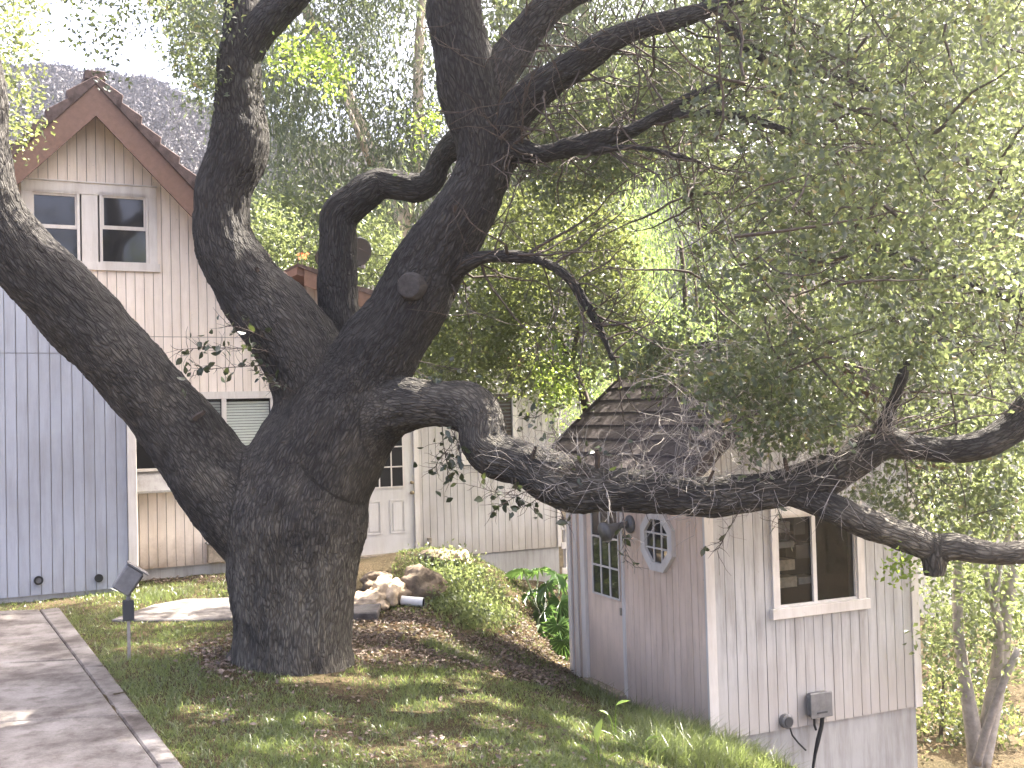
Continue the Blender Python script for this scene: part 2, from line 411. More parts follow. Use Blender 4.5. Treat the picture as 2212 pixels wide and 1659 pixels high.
# ------------------------------------------------------------------ ground
CTRL = np.array([
    (-5.3, 12.4, -0.03), (-3.2, 6.8, 0.0), (-8, 9, 0.0), (-6, 7, 0), (-4.2, 9.4, -0.01), (-1.9, 9.5, 0.0), (-3.2, 11.5, -0.01),
    (-2.0, 13.0, -0.02), (-1.9, 15.8, 0.0), (-4.6, 14.0, 0.02), (-0.95, 14.6, 0.33), (-0.45, 13.9, 0.16), (-0.15, 13.0, -0.32),
    (0.7, 16.2, -0.62), (0.9, 17.6, -0.72), (-0.1, 12.0, -0.47), (0.8, 12.5, -1.0), (0.3, 13.8, -0.55), (0.0, 8.5, -0.27), (0, 6.8, -0.10), (0.0, 10.0, -0.36),
    (-1.2, 9.2, -0.12), (-0.9, 11.0, -0.16), (1.15, 9.0, -0.64), (1.84, 9.75, -0.90), (1.05, 7.9, -0.54), (2.1, 8.8, -0.98),
    (3.3, 9.8, -1.55), (4.2, 10.4, -1.75), (5.0, 12.5, -1.75), (3.0, 7.0, -0.9), (7, 12, -1.9), (6, 8, -1.6), (4, 14, -1.5), (2.5, 15, -1.0), (9, 18, -1.9),
    (0, 0, 0.55), (0, 4, 0.2), (-4, 0, 0.5), (-4, 4, -0.03), (-2.2, 5.9, -0.03), (-3, 5, -0.04), (4, 0, 0.2), (4, 4, -0.4), (0, -8, 0.6), (-9, 14, 0.0), (-10, 4, 0.1), (-6, 20, 0), (0, 22, -0.5), (6, 24, -1.2), (-10, 24, 0.3), (9, 4, -1.0), (8, -6, 0.0), (-8, -6, 0.5)], float)
def _phi(r): return np.where(r > 1e-9, r * r * np.log(r + 1e-12), 0.0)
_n = len(CTRL)
_A = np.zeros((_n + 3, _n + 3))
_A[:_n, :_n] = _phi(np.hypot(CTRL[:, None, 0] - CTRL[None, :, 0], CTRL[:, None, 1] - CTRL[None, :, 1])) + np.eye(_n) * 0.02
_A[:_n, _n:] = np.c_[np.ones(_n), CTRL[:, :2]]; _A[_n:, :_n] = _A[:_n, _n:].T
_W = np.linalg.solve(_A, np.r_[CTRL[:, 2], 0, 0, 0])
def gz(x, y):
    x = np.asarray(x, float); y = np.asarray(y, float); sh = x.shape
    x = x.ravel(); y = y.ravel(); out = np.empty(len(x))
    for i in range(0, len(x), 20000):
        xx, yy = x[i:i + 20000], y[i:i + 20000]
        r = np.hypot(xx[:, None] - CTRL[None, :, 0], yy[:, None] - CTRL[None, :, 1])
        out[i:i + 20000] = _phi(r) @ _W[:_n] + _W[_n] + _W[_n + 1] * xx + _W[_n + 2] * yy
    r = np.hypot(x, y - 9)
    w = np.clip((r - 14) / 12, 0, 1); w = w * w * (3 - 2 * w)
    out = out * (1 - w) + w * (-0.6)
    return out.reshape(sh)
_fx = np.arange(-11, 11.01, 0.1); _fy = np.arange(2, 24.01, 0.1)
_FG = gz(*np.meshgrid(_fx, _fy))
_gz_exact = gz
def gz(x, y):
    x = np.asarray(x, float); y = np.asarray(y, float)
    if x.size == 0: return np.zeros(x.shape)
    if x.min() > -10.9 and x.max() < 10.9 and y.min() > 2.1 and y.max() < 23.9:
        i = ((x + 11) / 0.1); j = ((y - 2) / 0.1); i0 = i.astype(int); j0 = j.astype(int); a = i - i0; b = j - j0
        return (_FG[j0, i0] * (1 - a) + _FG[j0, i0 + 1] * a) * (1 - b) + (_FG[j0 + 1, i0] * (1 - a) + _FG[j0 + 1, i0 + 1] * a) * b
    return _gz_exact(x, y)
def ground_hit(x, y):
    """where the line of sight through a picture point meets the ground"""
    r = ray(x, y); t = np.linspace(4.5, 22, 1200)
    P = EYE[None] + r[None] * t[:, None]
    h = P[:, 2] - gz(P[:, 0], P[:, 1])
    i = int(np.argmax(h < 0)); return P[i]
def axis(lo, hi, flo, fhi, step, far):
    a = np.arange(flo, fhi + 1e-6, step)
    l = flo - np.geomspace(step, flo - lo, 34)[::-1]; h = fhi + np.geomspace(step, hi - fhi, 34)
    return np.r_[l, a, h]
gx = axis(-320, 320, -9, 7.5, 0.11, 0); gy = axis(-320, 320, 3.5, 18.5, 0.11, 0)
GX, GY = np.meshgrid(gx, gy)
GZ = gz(GX, GY)
rs = np.random.RandomState(5)
near = (np.abs(GX) < 10) & (GY > 2) & (GY < 20)
GZ = GZ + np.where(near, rs.uniform(-0.012, 0.012, GZ.shape), 0)
nx, ny = len(gx), len(gy)
idx = np.arange(nx * ny).reshape(ny, nx)
Fg = np.stack([idx[:-1, :-1], idx[:-1, 1:], idx[1:, 1:], idx[1:, :-1]], -1).reshape(-1, 4)
g = link('ground', mesh_np('ground', np.stack([GX, GY, GZ], -1).reshape(-1, 3), Fg, True), MT['soil'])
tag(g, 'bare brown soil of the sloping yard under grass and leaf litter', kind='structure')

# concrete path and walk: slabs proud of the soil
def pslab(parent, pts, z=0.035, name='slab', bev=0.012):
    P = [atz(x, y, z) for x, y in pts]
    poly = [(p[0], p[1]) for p in P]
    ar = sum(poly[i][0] * poly[(i + 1) % len(poly)][1] - poly[(i + 1) % len(poly)][0] * poly[i][1] for i in range(len(poly)))
    if ar < 0: poly = poly[::-1]
    b = MB(); b.slab(poly, z - 0.12, z)
    return b.build(name, MT['concrete'], parent, bevel=bev)
path = tag(empty('path'), 'grey stained concrete path along the lawn in the lower corner', kind='structure')
def lerp(a, b, t): return (a[0] + (b[0] - a[0]) * t, a[1] + (b[1] - a[1]) * t)
e0, e1 = (128, 1312), (455, 1730)      # grass edge
j0, j1 = (84, 1316), (398, 1730)       # long joint
l0, l1 = (-330, 1332), (-700, 1800)
for a, b_ in ((0.0, 0.26), (0.263, 0.55), (0.553, 1.0)):
    pslab(path, [lerp(l0, l1, a), lerp(j0, j1, a), lerp(j0, j1, b_), lerp(l0, l1, b_)])
for a, b_ in ((0.0, 0.30), (0.303, 0.535), (0.538, 0.80), (0.803, 1.0)):
    q = [lerp(j0, j1, a), lerp(e0, e1, a), lerp(e0, e1, b_), lerp(j0, j1, b_)]
    q[0] = (q[0][0] + 2.2, q[0][1]); q[3] = (q[3][0] + 2.2, q[3][1])
    pslab(path, q, z=0.031)
walk = tag(empty('garden_walk'), 'narrow concrete walk behind the oak leading to the house door', kind='structure')
pslab(walk, [(240, 1338), (400, 1338), (505, 1336), (505, 1290), (400, 1293), (330, 1306)], z=0.012)
pslab(walk, [(508, 1336), (640, 1332), (815, 1322), (835, 1280), (745, 1268), (640, 1284), (508, 1290)], z=0.012)
pslab(walk, [(836, 1278), (870, 1228), (905, 1200), (772, 1204), (748, 1266)], z=0.012)

# ------------------------------------------------------------------ buildings: shared builders
def frame_of(origin, th):
    u = np.array([math.cos(th), math.sin(th), 0]); v = np.array([-math.sin(th), math.cos(th), 0])
    return np.asarray(origin, float), u, v
def hit(fr, x, y, ydepth=0.0):
    """picture point on the plane local-y = ydepth -> (local x, z relative to origin)"""
    O, u, v = fr; r = ray(x, y)
    t = ((O - EYE) @ v + ydepth) / (r @ v); p = EYE + r * t - O
    return np.array([p @ u, p[2]])
def hitx(fr, x, y, xloc=0.0):
    O, u, v = fr; r = ray(x, y)
    t = ((O - EYE) @ u + xloc) / (r @ u); p = EYE + r * t - O
    return np.array([p @ v, p[2]])
def swap(mb):                       # turn a shape built along x (front wall) into one along the side wall: (x,y,z)->(y,x,z)
    mb.v = [(y, x, z) for x, y, z in mb.v]; return mb
rb = random.Random(11)
def boards(parent, s0, s1, zb, zt, holes=(), seams=(), y=0.0, mat=None, side=False, w=0.118, gap=0.0075, th=0.02):
    """vertical boards between s0 and s1; zb, zt are functions of s; holes = (a,b,z0,z1); each board its own object"""
    n = max(1, round((s1 - s0) / w)); w = (s1 - s0) / n
    for i in range(n):
        a0, b0 = s0 + i * w + gap / 2, s0 + (i + 1) * w - gap / 2
        cuts = sorted({a0, b0, *[h for q in holes for h in q[:2] if a0 + 0.012 < h < b0 - 0.012]})
        for a, b in zip(cuts[:-1], cuts[1:]):
            m = (a + b) / 2
            spans = [(zb(m), None)]
            stops = []
            for q in holes:
                if q[0] <= m <= q[1]: stops.append((q[2], q[3]))
            for z in seams: stops.append((z - 0.004, z + 0.004))
            stops.sort(); lo = zb(m); segs = []
            for p0, p1 in stops:
                if p0 > lo: segs.append((lo, p0))
                lo = max(lo, p1)
            segs.append((lo, None))
            for z0, z1 in segs:
                ta, tb = (zt(a), zt(b)) if z1 is None else (min(z1, zt(a)), min(z1, zt(b)))
                if max(ta, tb) - z0 < 0.02: continue
                ta, tb = max(ta, z0 + 0.001), max(tb, z0 + 0.001)
                dy = rb.uniform(-0.0015, 0.0015)
                mb = MB().prism([(a, z0), (b, z0), (b, tb), (a, ta)], y - th + dy, y + dy)
                if side: swap(mb)
                mb.build('board', mat, parent)
def bar(parent, name, x0, x1, z0, z1, y0, y1, mat, side=False, bevel=0.004):
    mb = MB().box(x0, x1, y0, y1, z0, z1)
    if side: swap(mb)
    return mb.build(name, mat, parent, bevel=bevel)
def quad(x0, x1, y, z0, z1): return MB().add([(x0, y, z0), (x1, y, z0), (x1, y, z1), (x0, y, z1)], [(0, 1, 2, 3)])
def ring(parent, name, x0, x1, z0, z1, wd, y0, y1, mat, side=False):
    mb = MB()
    mb.box(x0, x1, y0, y1, z1 - wd, z1); mb.box(x0, x1, y0, y1, z0, z0 + wd)
    mb.box(x0, x0 + wd, y0, y1, z0 + wd, z1 - wd); mb.box(x1 - wd, x1, y0, y1, z0 + wd, z1 - wd)
    if side: swap(mb)
    return mb.build(name, mat, parent)

# ------------------------------------------------------------------ the house
TH = math.radians(26)
HF = frame_of(at(835, 1197, 16.4), TH)
house = empty('house', HF[0], TH, 'two-storey white house with a brown tiled gable behind the oak', 'house')
B, A, OV = -0.40, -1.10, -0.42      # local y of the gable wall, of the projecting wall, overhang beyond the gable wall
def Hb(x, y): return hit(HF, x, y, B)
def Ha(x, y): return hit(HF, x, y, A)
def Hc(x, y): return hit(HF, x, y, 0.0)
def Hr(x, y): return hit(HF, x, y, B + OV)
apex = Hr(206, 180)                                     # top of the barge boards
mR = (apex[1] - Hr(430, 422)[1]) / (Hr(430, 422)[0] - apex[0])
mL = mR * 0.98
sBr = Hb(668, 900)[0]; sBl = 2 * apex[0] - sBr
def zroof(s): return apex[1] - (mR * (s - apex[0]) if s > apex[0] else mL * (apex[0] - s))
zB0 = Hb(365, 1225)[1]
holes_up = [(*sorted((Hb(50, 480)[0], Hb(338, 480)[0])), Hb(200, 584)[1], Hb(200, 398)[1])]
lw0, lw1 = Hb(235, 920)[0], Hb(597, 920)[0]
lwt, lwb = Hb(500, 846)[1], Hb(320, 1062)[1]
holes_lo = [(lw0, lw1, lwb, lwt)]
seamB = Hb(380, 728)[1]
wb = MB().prism([(sBl, zB0), (sBr, zB0), (sBr, zroof(sBr) - 0.12), (apex[0], apex[1] - 0.15), (sBl, zroof(sBl) - 0.12)], B + 0.055, B + 0.12).build('wall', MT['gap'], house)
boards(wb, sBl + 1.6, sBr, lambda s: zB0, lambda s: zroof(s) - 0.14, holes_up + holes_lo, (seamB,), B, MT['siding'])
bar(wb, 'corner_board', sBr - 0.09, sBr + 0.02, zB0, zroof(sBr) - 0.2, B - 0.045, B + 0.02, MT['trim'])
bar(house, 'side_wall', sBr, sBr + 0.10, zB0, zroof(sBr) - 0.25, B + 0.13, B + 7, MT['siding_c'])
# barge boards and rake tiles
for sgn, m_, sE in ((1, mR, sBr + 0.45), (-1, mL, sBl - 0.2)):
    roof = MB(); s0 = apex[0]; L = abs(sE - s0); ang = math.atan(m_)
    dn = 0.30
    poly = [(s0, apex[1]), (s0, apex[1] - 0.435), (sE, apex[1] - m_ * L - 0.38), (sE, apex[1] - m_ * L)]
    MB().prism(poly, B + OV - 0.03, B + OV + 0.012).build('barge_board', MT['brown'], house)
    # soffit / roof deck running back
    poly = [(s0, apex[1] - 0.02), (s0, apex[1] - 0.12), (sE, apex[1] - m_ * L - 0.12), (sE, apex[1] - m_ * L - 0.02)]
    rf = MB().prism(poly, B + OV + 0.015, 8.5).build('roof', MT['brown'], house)
    n = 14 if sgn > 0 else 12
    step = L / n
    for i in range(n):
        a, b_ = s0 + sgn * i * step, s0 + sgn * ((i + 1) * step + 0.07)
        za, zb_ = apex[1] - m_ * abs(a - s0), apex[1] - m_ * abs(b_ - s0)
        j = rb.uniform(-0.008, 0.008)
        # rake tile: stands up at its lower end, lapping the next
        poly = [(a, za - 0.02), (b_, zb_ - 0.02), (b_ + sgn * 0.035, zb_ + 0.19 + j), (a, za + 0.085 + j)]
        MB().prism(poly, B + OV - 0.055, B + OV + 0.20).build('rake_tile', MT['tile'], rf, bevel=0.008)
        poly = [(a, za + 0.0), (b_, zb_ + 0.0), (b_, zb_ + 0.075), (a, za + 0.035)]
        MB().prism(poly, B + OV + 0.21, 8.4).build('tile_course', MT['tile'], rf)
bar(house, 'ridge_tile', apex[0] - 0.13, apex[0] + 0.13, apex[1] + 0.06, apex[1] + 0.17, B + OV + 0.0, 8.4, MT['tile'])
# upper pair of sash windows
def sash_window(parent, cf, x0, x1, y0, y1, ym, yw, name='window'):
    a = cf(x0, (y0 + y1) / 2)[0]; b = cf(x1, (y0 + y1) / 2)[0]
    zt, zb_, zm = cf((x0 + x1) / 2, y0)[1], cf((x0 + x1) / 2, y1)[1], cf((x0 + x1) / 2, ym)[1]
    w = MB(); fw = 0.035
    w.box(a - fw, b + fw, yw - 0.035, yw + 0.03, zt, zt + fw); w.box(a - fw, b + fw, yw - 0.035, yw + 0.03, zb_ - fw, zb_)
    w.box(a - fw, a, yw - 0.035, yw + 0.03, zb_, zt); w.box(b, b + fw, yw - 0.035, yw + 0.03, zb_, zt)
    wo = w.build(name, MT['trim'], parent)
    MB().box(a, b, yw - 0.02, yw + 0.03, zm - 0.03, zm + 0.02).build('meeting_rail', MT['trim'], wo)
    MB().box(a, b, yw + 0.012, yw + 0.018, zm + 0.02, zt).build('pane', MT['glass'], wo)
    MB().box(a, b, yw - 0.004, yw + 0.002, zb_, zm - 0.03).build('pane', MT['glass'], wo)
    s = MB(); s.box(a, a + 0.022, yw - 0.012, yw + 0.012, zm, zt); s.box(b - 0.022, b, yw - 0.012, yw + 0.012, zm, zt); s.box(a + 0.022, b - 0.022, yw - 0.012, yw + 0.012, zt - 0.03, zt)
    s.build('sash', MT['trim'], wo)
    return wo, a, b, zb_, zt
sash_window(house, Hb, 70, 166, 418, 560, 489, B - 0.01)
sash_window(house, Hb, 221, 314, 425, 567, 493, B - 0.01)
h = holes_up[0]
tr = MB()
tr.box(h[0] - 0.02, h[1] + 0.0, B - 0.045, B + 0.01, h[3] - 0.15, h[3]); tr.box(h[0] - 0.05, h[1] + 0.03, B - 0.055, B + 0.01, h[2], h[2] + 0.11)
tr.box(h[0] - 0.02, h[0] + 0.08, B - 0.04, B + 0.01, h[2] + 0.11, h[3] - 0.15); tr.box(h[1] - 0.11, h[1], B - 0.04, B + 0.01, h[2] + 0.11, h[3] - 0.15)
mx0, mx1 = Hb(171, 490)[0] + 0.03, Hb(216, 490)[0] - 0.03
tr.box(mx0, mx1, B - 0.036, B + 0.01, h[2] + 0.11, h[3] - 0.15)
tr.build('window_trim', MT['trim'], house)
bar(house, 'drip_cap', h[0] - 0.05, h[1] + 0.01, h[3] + 0.001, h[3] + 0.02, B - 0.065, B - 0.021, MT['trim'])
# lower wide window with blinds and a sloping ledge
zt_, zs_ = lwt, Hb(320, 1012)[1]
w = MB()
w.box(lw0, lw1, B - 0.045, B + 0.01, zt_ - 0.10, zt_); w.box(lw1 - 0.085, lw1, B - 0.045, B + 0.01, zs_, zt_ - 0.10)
mu = Hb(484, 920)[0]
w.box(mu - 0.032, mu + 0.032, B - 0.035, B + 0.01, zs_, zt_ - 0.10)
mu2 = Hb(352, 920)[0]
w.box(mu2 - 0.032, mu2 + 0.032, B - 0.035, B + 0.01, zs_, zt_ - 0.10)
lowin = w.build('window', MT['trim'], house)
bar(lowin, 'sill', lw0, lw1 + 0.03, zs_ - 0.04, zs_, B - 0.07, B + 0.01, MT['trim'])
for a, b_ in ((mu + 0.032, lw1 - 0.085), (mu2 + 0.032, mu - 0.032)):
    quad(a, b_, B - 0.005, zs_, zt_ - 0.10).build('pane', MT['clear'], lowin)
    nsl = 22
    for i in range(nsl):
        zc = zs_ + 0.02 + (zt_ - 0.16 - zs_) * (i + 0.5) / nsl
        hh = (zt_ - 0.16 - zs_) / nsl * 0.42
        MB().add([(a + 0.01, B + 0.02, zc - hh), (b_ - 0.01, B + 0.02, zc - hh), (b_ - 0.01, B + 0.032, zc + hh), (a + 0.01, B + 0.032, zc + hh),
                  (a + 0.01, B + 0.022, zc - hh), (b_ - 0.01, B + 0.022, zc - hh), (b_ - 0.01, B + 0.034, zc + hh), (a + 0.01, B + 0.034, zc + hh)],
                 [(0, 1, 2, 3), (7, 6, 5, 4), (0, 4, 5, 1), (3, 2, 6, 7), (0, 3, 7, 4), (1, 5, 6, 2)]).build('slat', MT['blind'], lowin)
MB().box(lw0, mu2 - 0.032, B - 0.006, B - 0.002, zs_, zt_ - 0.1).build('pane', MT['glass'], lowin)
MB().box(lw0, lw1, B + 0.042, B + 0.05, zs_, zt_).build('room_dark', MT['dark'], lowin)
MB().add([(lw0, B - 0.022, zs_ - 0.045), (lw1, B - 0.022, zs_ - 0.045), (lw1, B - 0.20, lwb + 0.02), (lw0, B - 0.20, lwb + 0.02),
          (lw0, B - 0.022, lwb - 0.02), (lw1, B - 0.022, lwb - 0.02), (lw1, B - 0.20, lwb - 0.01), (lw0, B - 0.20, lwb - 0.01)],
         [(0, 3, 2, 1), (3, 7, 6, 2), (4, 5, 6, 7), (0, 4, 7, 3), (1, 2, 6, 5)]).build('ledge', MT['found'], lowin)

# projecting wall (in front, lower corner of the picture)
sAr = Ha(291, 1000)[0]; zA0 = Ha(130, 1281)[1]
aT0, aT1 = Ha(0, 500), Ha(285, 800)
mA = (aT0[1] - aT1[1]) / (aT1[0] - aT0[0])
def ztA(s): return aT0[1] - mA * (s - aT0[0])
sAl = sAr - 4.2
wa_ = MB().prism([(sAl, zA0 - 0.02), (sAr - 0.01, zA0 - 0.02), (sAr - 0.01, ztA(sAr) - 0.02), (sAl, ztA(sAl) - 0.02)], A + 0.03, B - 0.03).build('wall', MT['gap'], house)
boards(wa_, sAl, sAr - 0.10, lambda s: zA0, lambda s: ztA(s), (), (Ha(70, 763)[1],), A, MT['siding_a_shade'], w=0.128)
bar(wa_, 'corner_board', sAr - 0.095, sAr + 0.018, zA0, ztA(sAr) - 0.02, A - 0.045, A + 0.0, MT['trim'])
bar(wa_, 'corner_board', sAr - 0.009, sAr + 0.02, zA0, ztA(sAr) - 0.02, A + 0.002, B - 0.025, MT['siding_c'])
MB().box(sAl, sAr - 0.03, A + 0.015, B - 0.03, zA0 - 0.45, zA0 - 0.005).build('foundation', MT['found'], house)
ra = MB().prism([(sAl, ztA(sAl) + 0.01), (sAr + 0.2, ztA(sAr + 0.2) + 0.01), (sAr + 0.2, ztA(sAr + 0.2) + 0.09), (sAl, ztA(sAl) + 0.09)], A - 0.08, B - 0.05).build('lean_to_roof', MT['tile'], house)
MB().box(sBl, sBr, B + 0.012, B + 0.4, zB0 - 0.5, zB0 - 0.004).build('foundation', MT['found'], house)

# wing with the door
sCl = sBr + 0.105; sCr = Hc(1205, 1000)[0]
cr0, cr1 = hit(HF, 590, 556, -0.25), hit(HF, 1245, 812, -0.25)
mC = (cr0[1] - cr1[1]) / (cr1[0] - cr0[0])
def ztC(s): return cr0[1] - mC * (s - cr0[0])
def zbC(s):
    return Hc(1003, 1197)[1] if s > dR + 0.06 else Hc(835, 1197)[1]
dL, dR = Hc(773, 1100)[0], Hc(894, 1100)[0]
zD0 = Hc(835, 1197)[1] + 0.01; zD1 = zD0 + 2.04
cw0, cw1 = Hc(1003, 920)[0], Hc(1106, 920)[0]
cwt, cwb = Hc(1060, 851)[1], Hc(1015, 994)[1]
zC0 = Hc(1110, 1189)[1]
wc = MB().prism([(sCl, zC0 - 0.01), (sCr, zC0 - 0.01), (sCr, ztC(sCr) - 0.13), (sCl, ztC(sCl) - 0.13)], 0.045, 0.12).build('wall', MT['gap'], house)
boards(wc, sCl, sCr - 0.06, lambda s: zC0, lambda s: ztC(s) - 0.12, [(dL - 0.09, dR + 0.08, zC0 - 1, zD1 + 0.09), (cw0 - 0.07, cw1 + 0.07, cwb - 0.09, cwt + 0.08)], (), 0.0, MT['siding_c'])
bar(wc, 'corner_board', sCr - 0.06, sCr + 0.02, zC0, ztC(sCr) - 0.14, -0.04, 0.02, MT['trim'])
bar(house, 'side_wall', sCr - 0.08, sCr - 0.001, zC0 - 0.6, ztC(sCr) - 0.15, 0.13, 6.0, MT['siding_c'])
MB().box(sCl, sCr - 0.02, 0.008, 0.4, zC0 - 1.2, zC0 - 0.012).build('foundation', MT['found'], house)
rc = MB().prism([(sCl - 0.2, ztC(sCl - 0.2)), (sCl - 0.2, ztC(sCl - 0.2) - 0.11), (sCr + 0.35, ztC(sCr + 0.35) - 0.11), (sCr + 0.35, ztC(sCr + 0.35))], -0.25, 8.2).build('roof', MT['brown'], house)
MB().prism([(sCl - 0.1, ztC(sCl - 0.1) - 0.0), (sCl - 0.1, ztC(sCl - 0.1) - 0.24), (sCr + 0.36, ztC(sCr + 0.36) - 0.22), (sCr + 0.36, ztC(sCr + 0.36))], -0.275, -0.252).build('barge_board', MT['brown'], house)
n = 13; L = sCr + 0.45 - (sCl - 0.2)
for i in range(n):
    a = sCl - 0.2 + i * L / n; b_ = a + L / n + 0.06
    MB().prism([(a, ztC(a) + 0.002), (b_, ztC(b_) + 0.002), (b_, ztC(b_) + 0.09), (a, ztC(a) + 0.045)], -0.285, 8.1).build('tile_course', MT['tile'], rc)
# door: half glazed, nine lights over two panels
door = MB().box(dL, dR, -0.018, 0.03, zD0, zD1).build('door', MT['door'], house, bevel=0.003)
f = MB()
f.box(dL - 0.085, dL - 0.004, -0.05, 0.03, zD0 - 0.03, zD1 + 0.005); f.box(dR + 0.004, dR + 0.085, -0.05, 0.03, zD0 - 0.03, zD1 + 0.005); f.box(dL - 0.085, dR + 0.085, -0.05, 0.03, zD1 + 0.006, zD1 + 0.09)
f.build('door_frame', MT['trim'], house)
bar(house, 'threshold', dL - 0.01, dR + 0.01, zD0 - 0.06, zD0 - 0.004, -0.10, 0.03, MT['wood'])
gl0, gl1, gb, gt = dL + 0.15, dR - 0.17, Hc(840, 1052)[1], Hc(840, 1052)[1] + 0.93
MB().box(gl0, gl1, -0.024, -0.0185, gb, gt).build('pane', MT['glass'], door)
mn_ = MB()
for k in range(4):
    x_ = gl0 + (gl1 - gl0) * k / 3; mn_.box(x_ - 0.010, x_ + 0.010, -0.032, -0.0245, gb, gt)
for k in range(4):
    z_ = gb + (gt - gb) * k / 3; mn_.box(gl0 - 0.01, gl1 + 0.01, -0.0335, -0.026, z_ - 0.010, z_ + 0.010)
mn_.build('muntins', MT['trim'], door)
dw = dR - dL
for k in (0, 1):
    x0 = dL + dw * (0.13 if k == 0 else 0.56); x1 = x0 + dw * 0.27
    ring(door, 'panel_moulding', x0, x1, zD0 + 0.30, zD0 + 0.82, 0.02, -0.027, -0.0185, MT['door'])
    MB().box(x0 + 0.045, x1 - 0.045, -0.026, -0.0185, zD0 + 0.345, zD0 + 0.775).build('panel', MT['door'], door, bevel=0.006)
def knob(parent, x, z, y, side=False, r=0.028):
    mb = MB().tube([(x, y, z), (x, y - 0.012, z), (x, y - 0.014, z), (x, y - 0.035, z), (x, y - 0.045, z), (x, y - 0.062, z), (x, y - 0.066, z)], [r, r, r * .5, r * .45, r * .95, r * .9, r * .4], 12)
    if side: swap(mb)
    return mb.build('knob', MT['brass'], parent, smooth=True)
kx = Hc(888, 1064)
knob(door, kx[0], kx[1], -0.02); knob(door, kx[0], Hc(888, 1042)[1], -0.02, r=0.024)
# wing window
w = MB()
for q in ((cw0 - 0.075, cw1 + 0.075, cwt, cwt + 0.09), (cw0 - 0.085, cw1 + 0.085, cwb - 0.075, cwb), (cw0 - 0.075, cw0, cwb, cwt), (cw1, cw1 + 0.075, cwb, cwt)):
    w.box(q[0], q[1], -0.045, 0.01, q[2], q[3])
cwin = w.build('window', MT['trim'], house)
quad(cw0, cw1, -0.005, cwb, cwt).build('pane', MT['clear'], cwin)
for i in range(18):
    zc = cwb + (cwt - cwb) * (i + 0.5) / 18
    MB().box(cw0 + 0.01, cw1 - 0.01, 0.01, 0.016, zc - 0.018, zc + 0.018).build('slat', MT['brown'], cwin)
# small boarded annexe behind the shed end of the wing
fence = empty('rail_fence', at(1222, 1200, 16.9), TH, 'short white rail fence between the house wing and the shed', 'fence')
for k, xx in enumerate((-0.02, 0.95)):
    MB().box(xx, xx + 0.09, -0.045, 0.045, -1.2, 0.55).build('post', MT['trim'], fence)
for zz in (-0.28, 0.12, 0.42):
    MB().box(-0.1, 1.2, -0.07, -0.046, zz, zz + 0.10).build('rail', MT['trim'], fence)
MB().tube([(0.0, -0.1, 0.62), (0.16, -0.1, 0.40), (0.30, -0.1, 0.2)], 0.022, 6).build('brace', MT['wood'], fence)

# round vents low on the projecting wall, spigot box, hose bib
for (x, y, r, lab, op) in ((83, 1253, 0.055, 'open round pipe vent low on white wall, nearer the picture edge', True), (213, 1248, 0.052, 'dark capped round vent low on white wall, nearer the corner board', False)):
    q = Ha(x, y); v = empty('wall_vent', HF[0] + HF[1] * q[0] + HF[2] * (A - 0.022) + np.array([0, 0, q[1]]), TH, lab, 'vent', 'round vents low on the projecting wall')
    rg = MB()
    K = 20
    for k in range(K):
        t0, t1 = 2 * math.pi * k / K, 2 * math.pi * (k + 1) / K
        c0, s0_, c1, s1_ = math.cos(t0), math.sin(t0), math.cos(t1), math.sin(t1)
        ri = r * 0.62
        rg.add([(r * c0, -0.03, r * s0_), (r * c1, -0.03, r * s1_), (ri * c1, -0.03, ri * s1_), (ri * c0, -0.03, ri * s0_),
                (r * c0, 0, r * s0_), (r * c1, 0, r * s1_), (ri * c1, 0, ri * s1_), (ri * c0, 0, ri * s0_)], [(0, 1, 2, 3), (0, 4, 5, 1), (3, 2, 6, 7)])
    rg.build('flange', MT['black'], v)
    MB().tube([(0, 0, 0), (0, -0.012 if op else -0.026, 0)], r * 0.63, 18).build('plug', MT['greymetal'] if op else MT['black'], v)
q = Hb(462, 1192)
spb = empty('meter_box', HF[0] + HF[1] * q[0] + HF[2] * (B - 0.022) + np.array([0, 0, q[1]]), TH, 'small dark meter box at the foot of the house wall beside the oak trunk', 'box')
MB().box(-0.10, 0.14, -0.12, 0, -0.14, 0.12).build('case', MT['wood'], spb, bevel=0.01)
MB().box(-0.12, 0.16, -0.15, 0, 0.121, 0.15).build('cover', MT['greymetal'], spb, bevel=0.006)
MB().tube([(0.2, -0.08, 0.05), (0.2, -0.1, -0.1), (0.24, -0.1, -0.25)], 0.02, 8).build('pipe', MT['greymetal'], spb)
q = Hc(924, 1180)
st = empty('hose_tap', HF[0] + HF[1] * q[0] + HF[2] * (-0.022) + np.array([0, 0, q[1]]), TH, 'short brown standpipe tap against the wing wall beside the door', 'tap')
MB().tube([(0, -0.05, -0.35), (0, -0.05, 0.10)], 0.018, 8).build('pipe', MT['wood'], st)
MB().box(-0.03, 0.03, -0.09, -0.02, 0.05, 0.14).build('tap_head', MT['wood'], st, bevel=0.008)

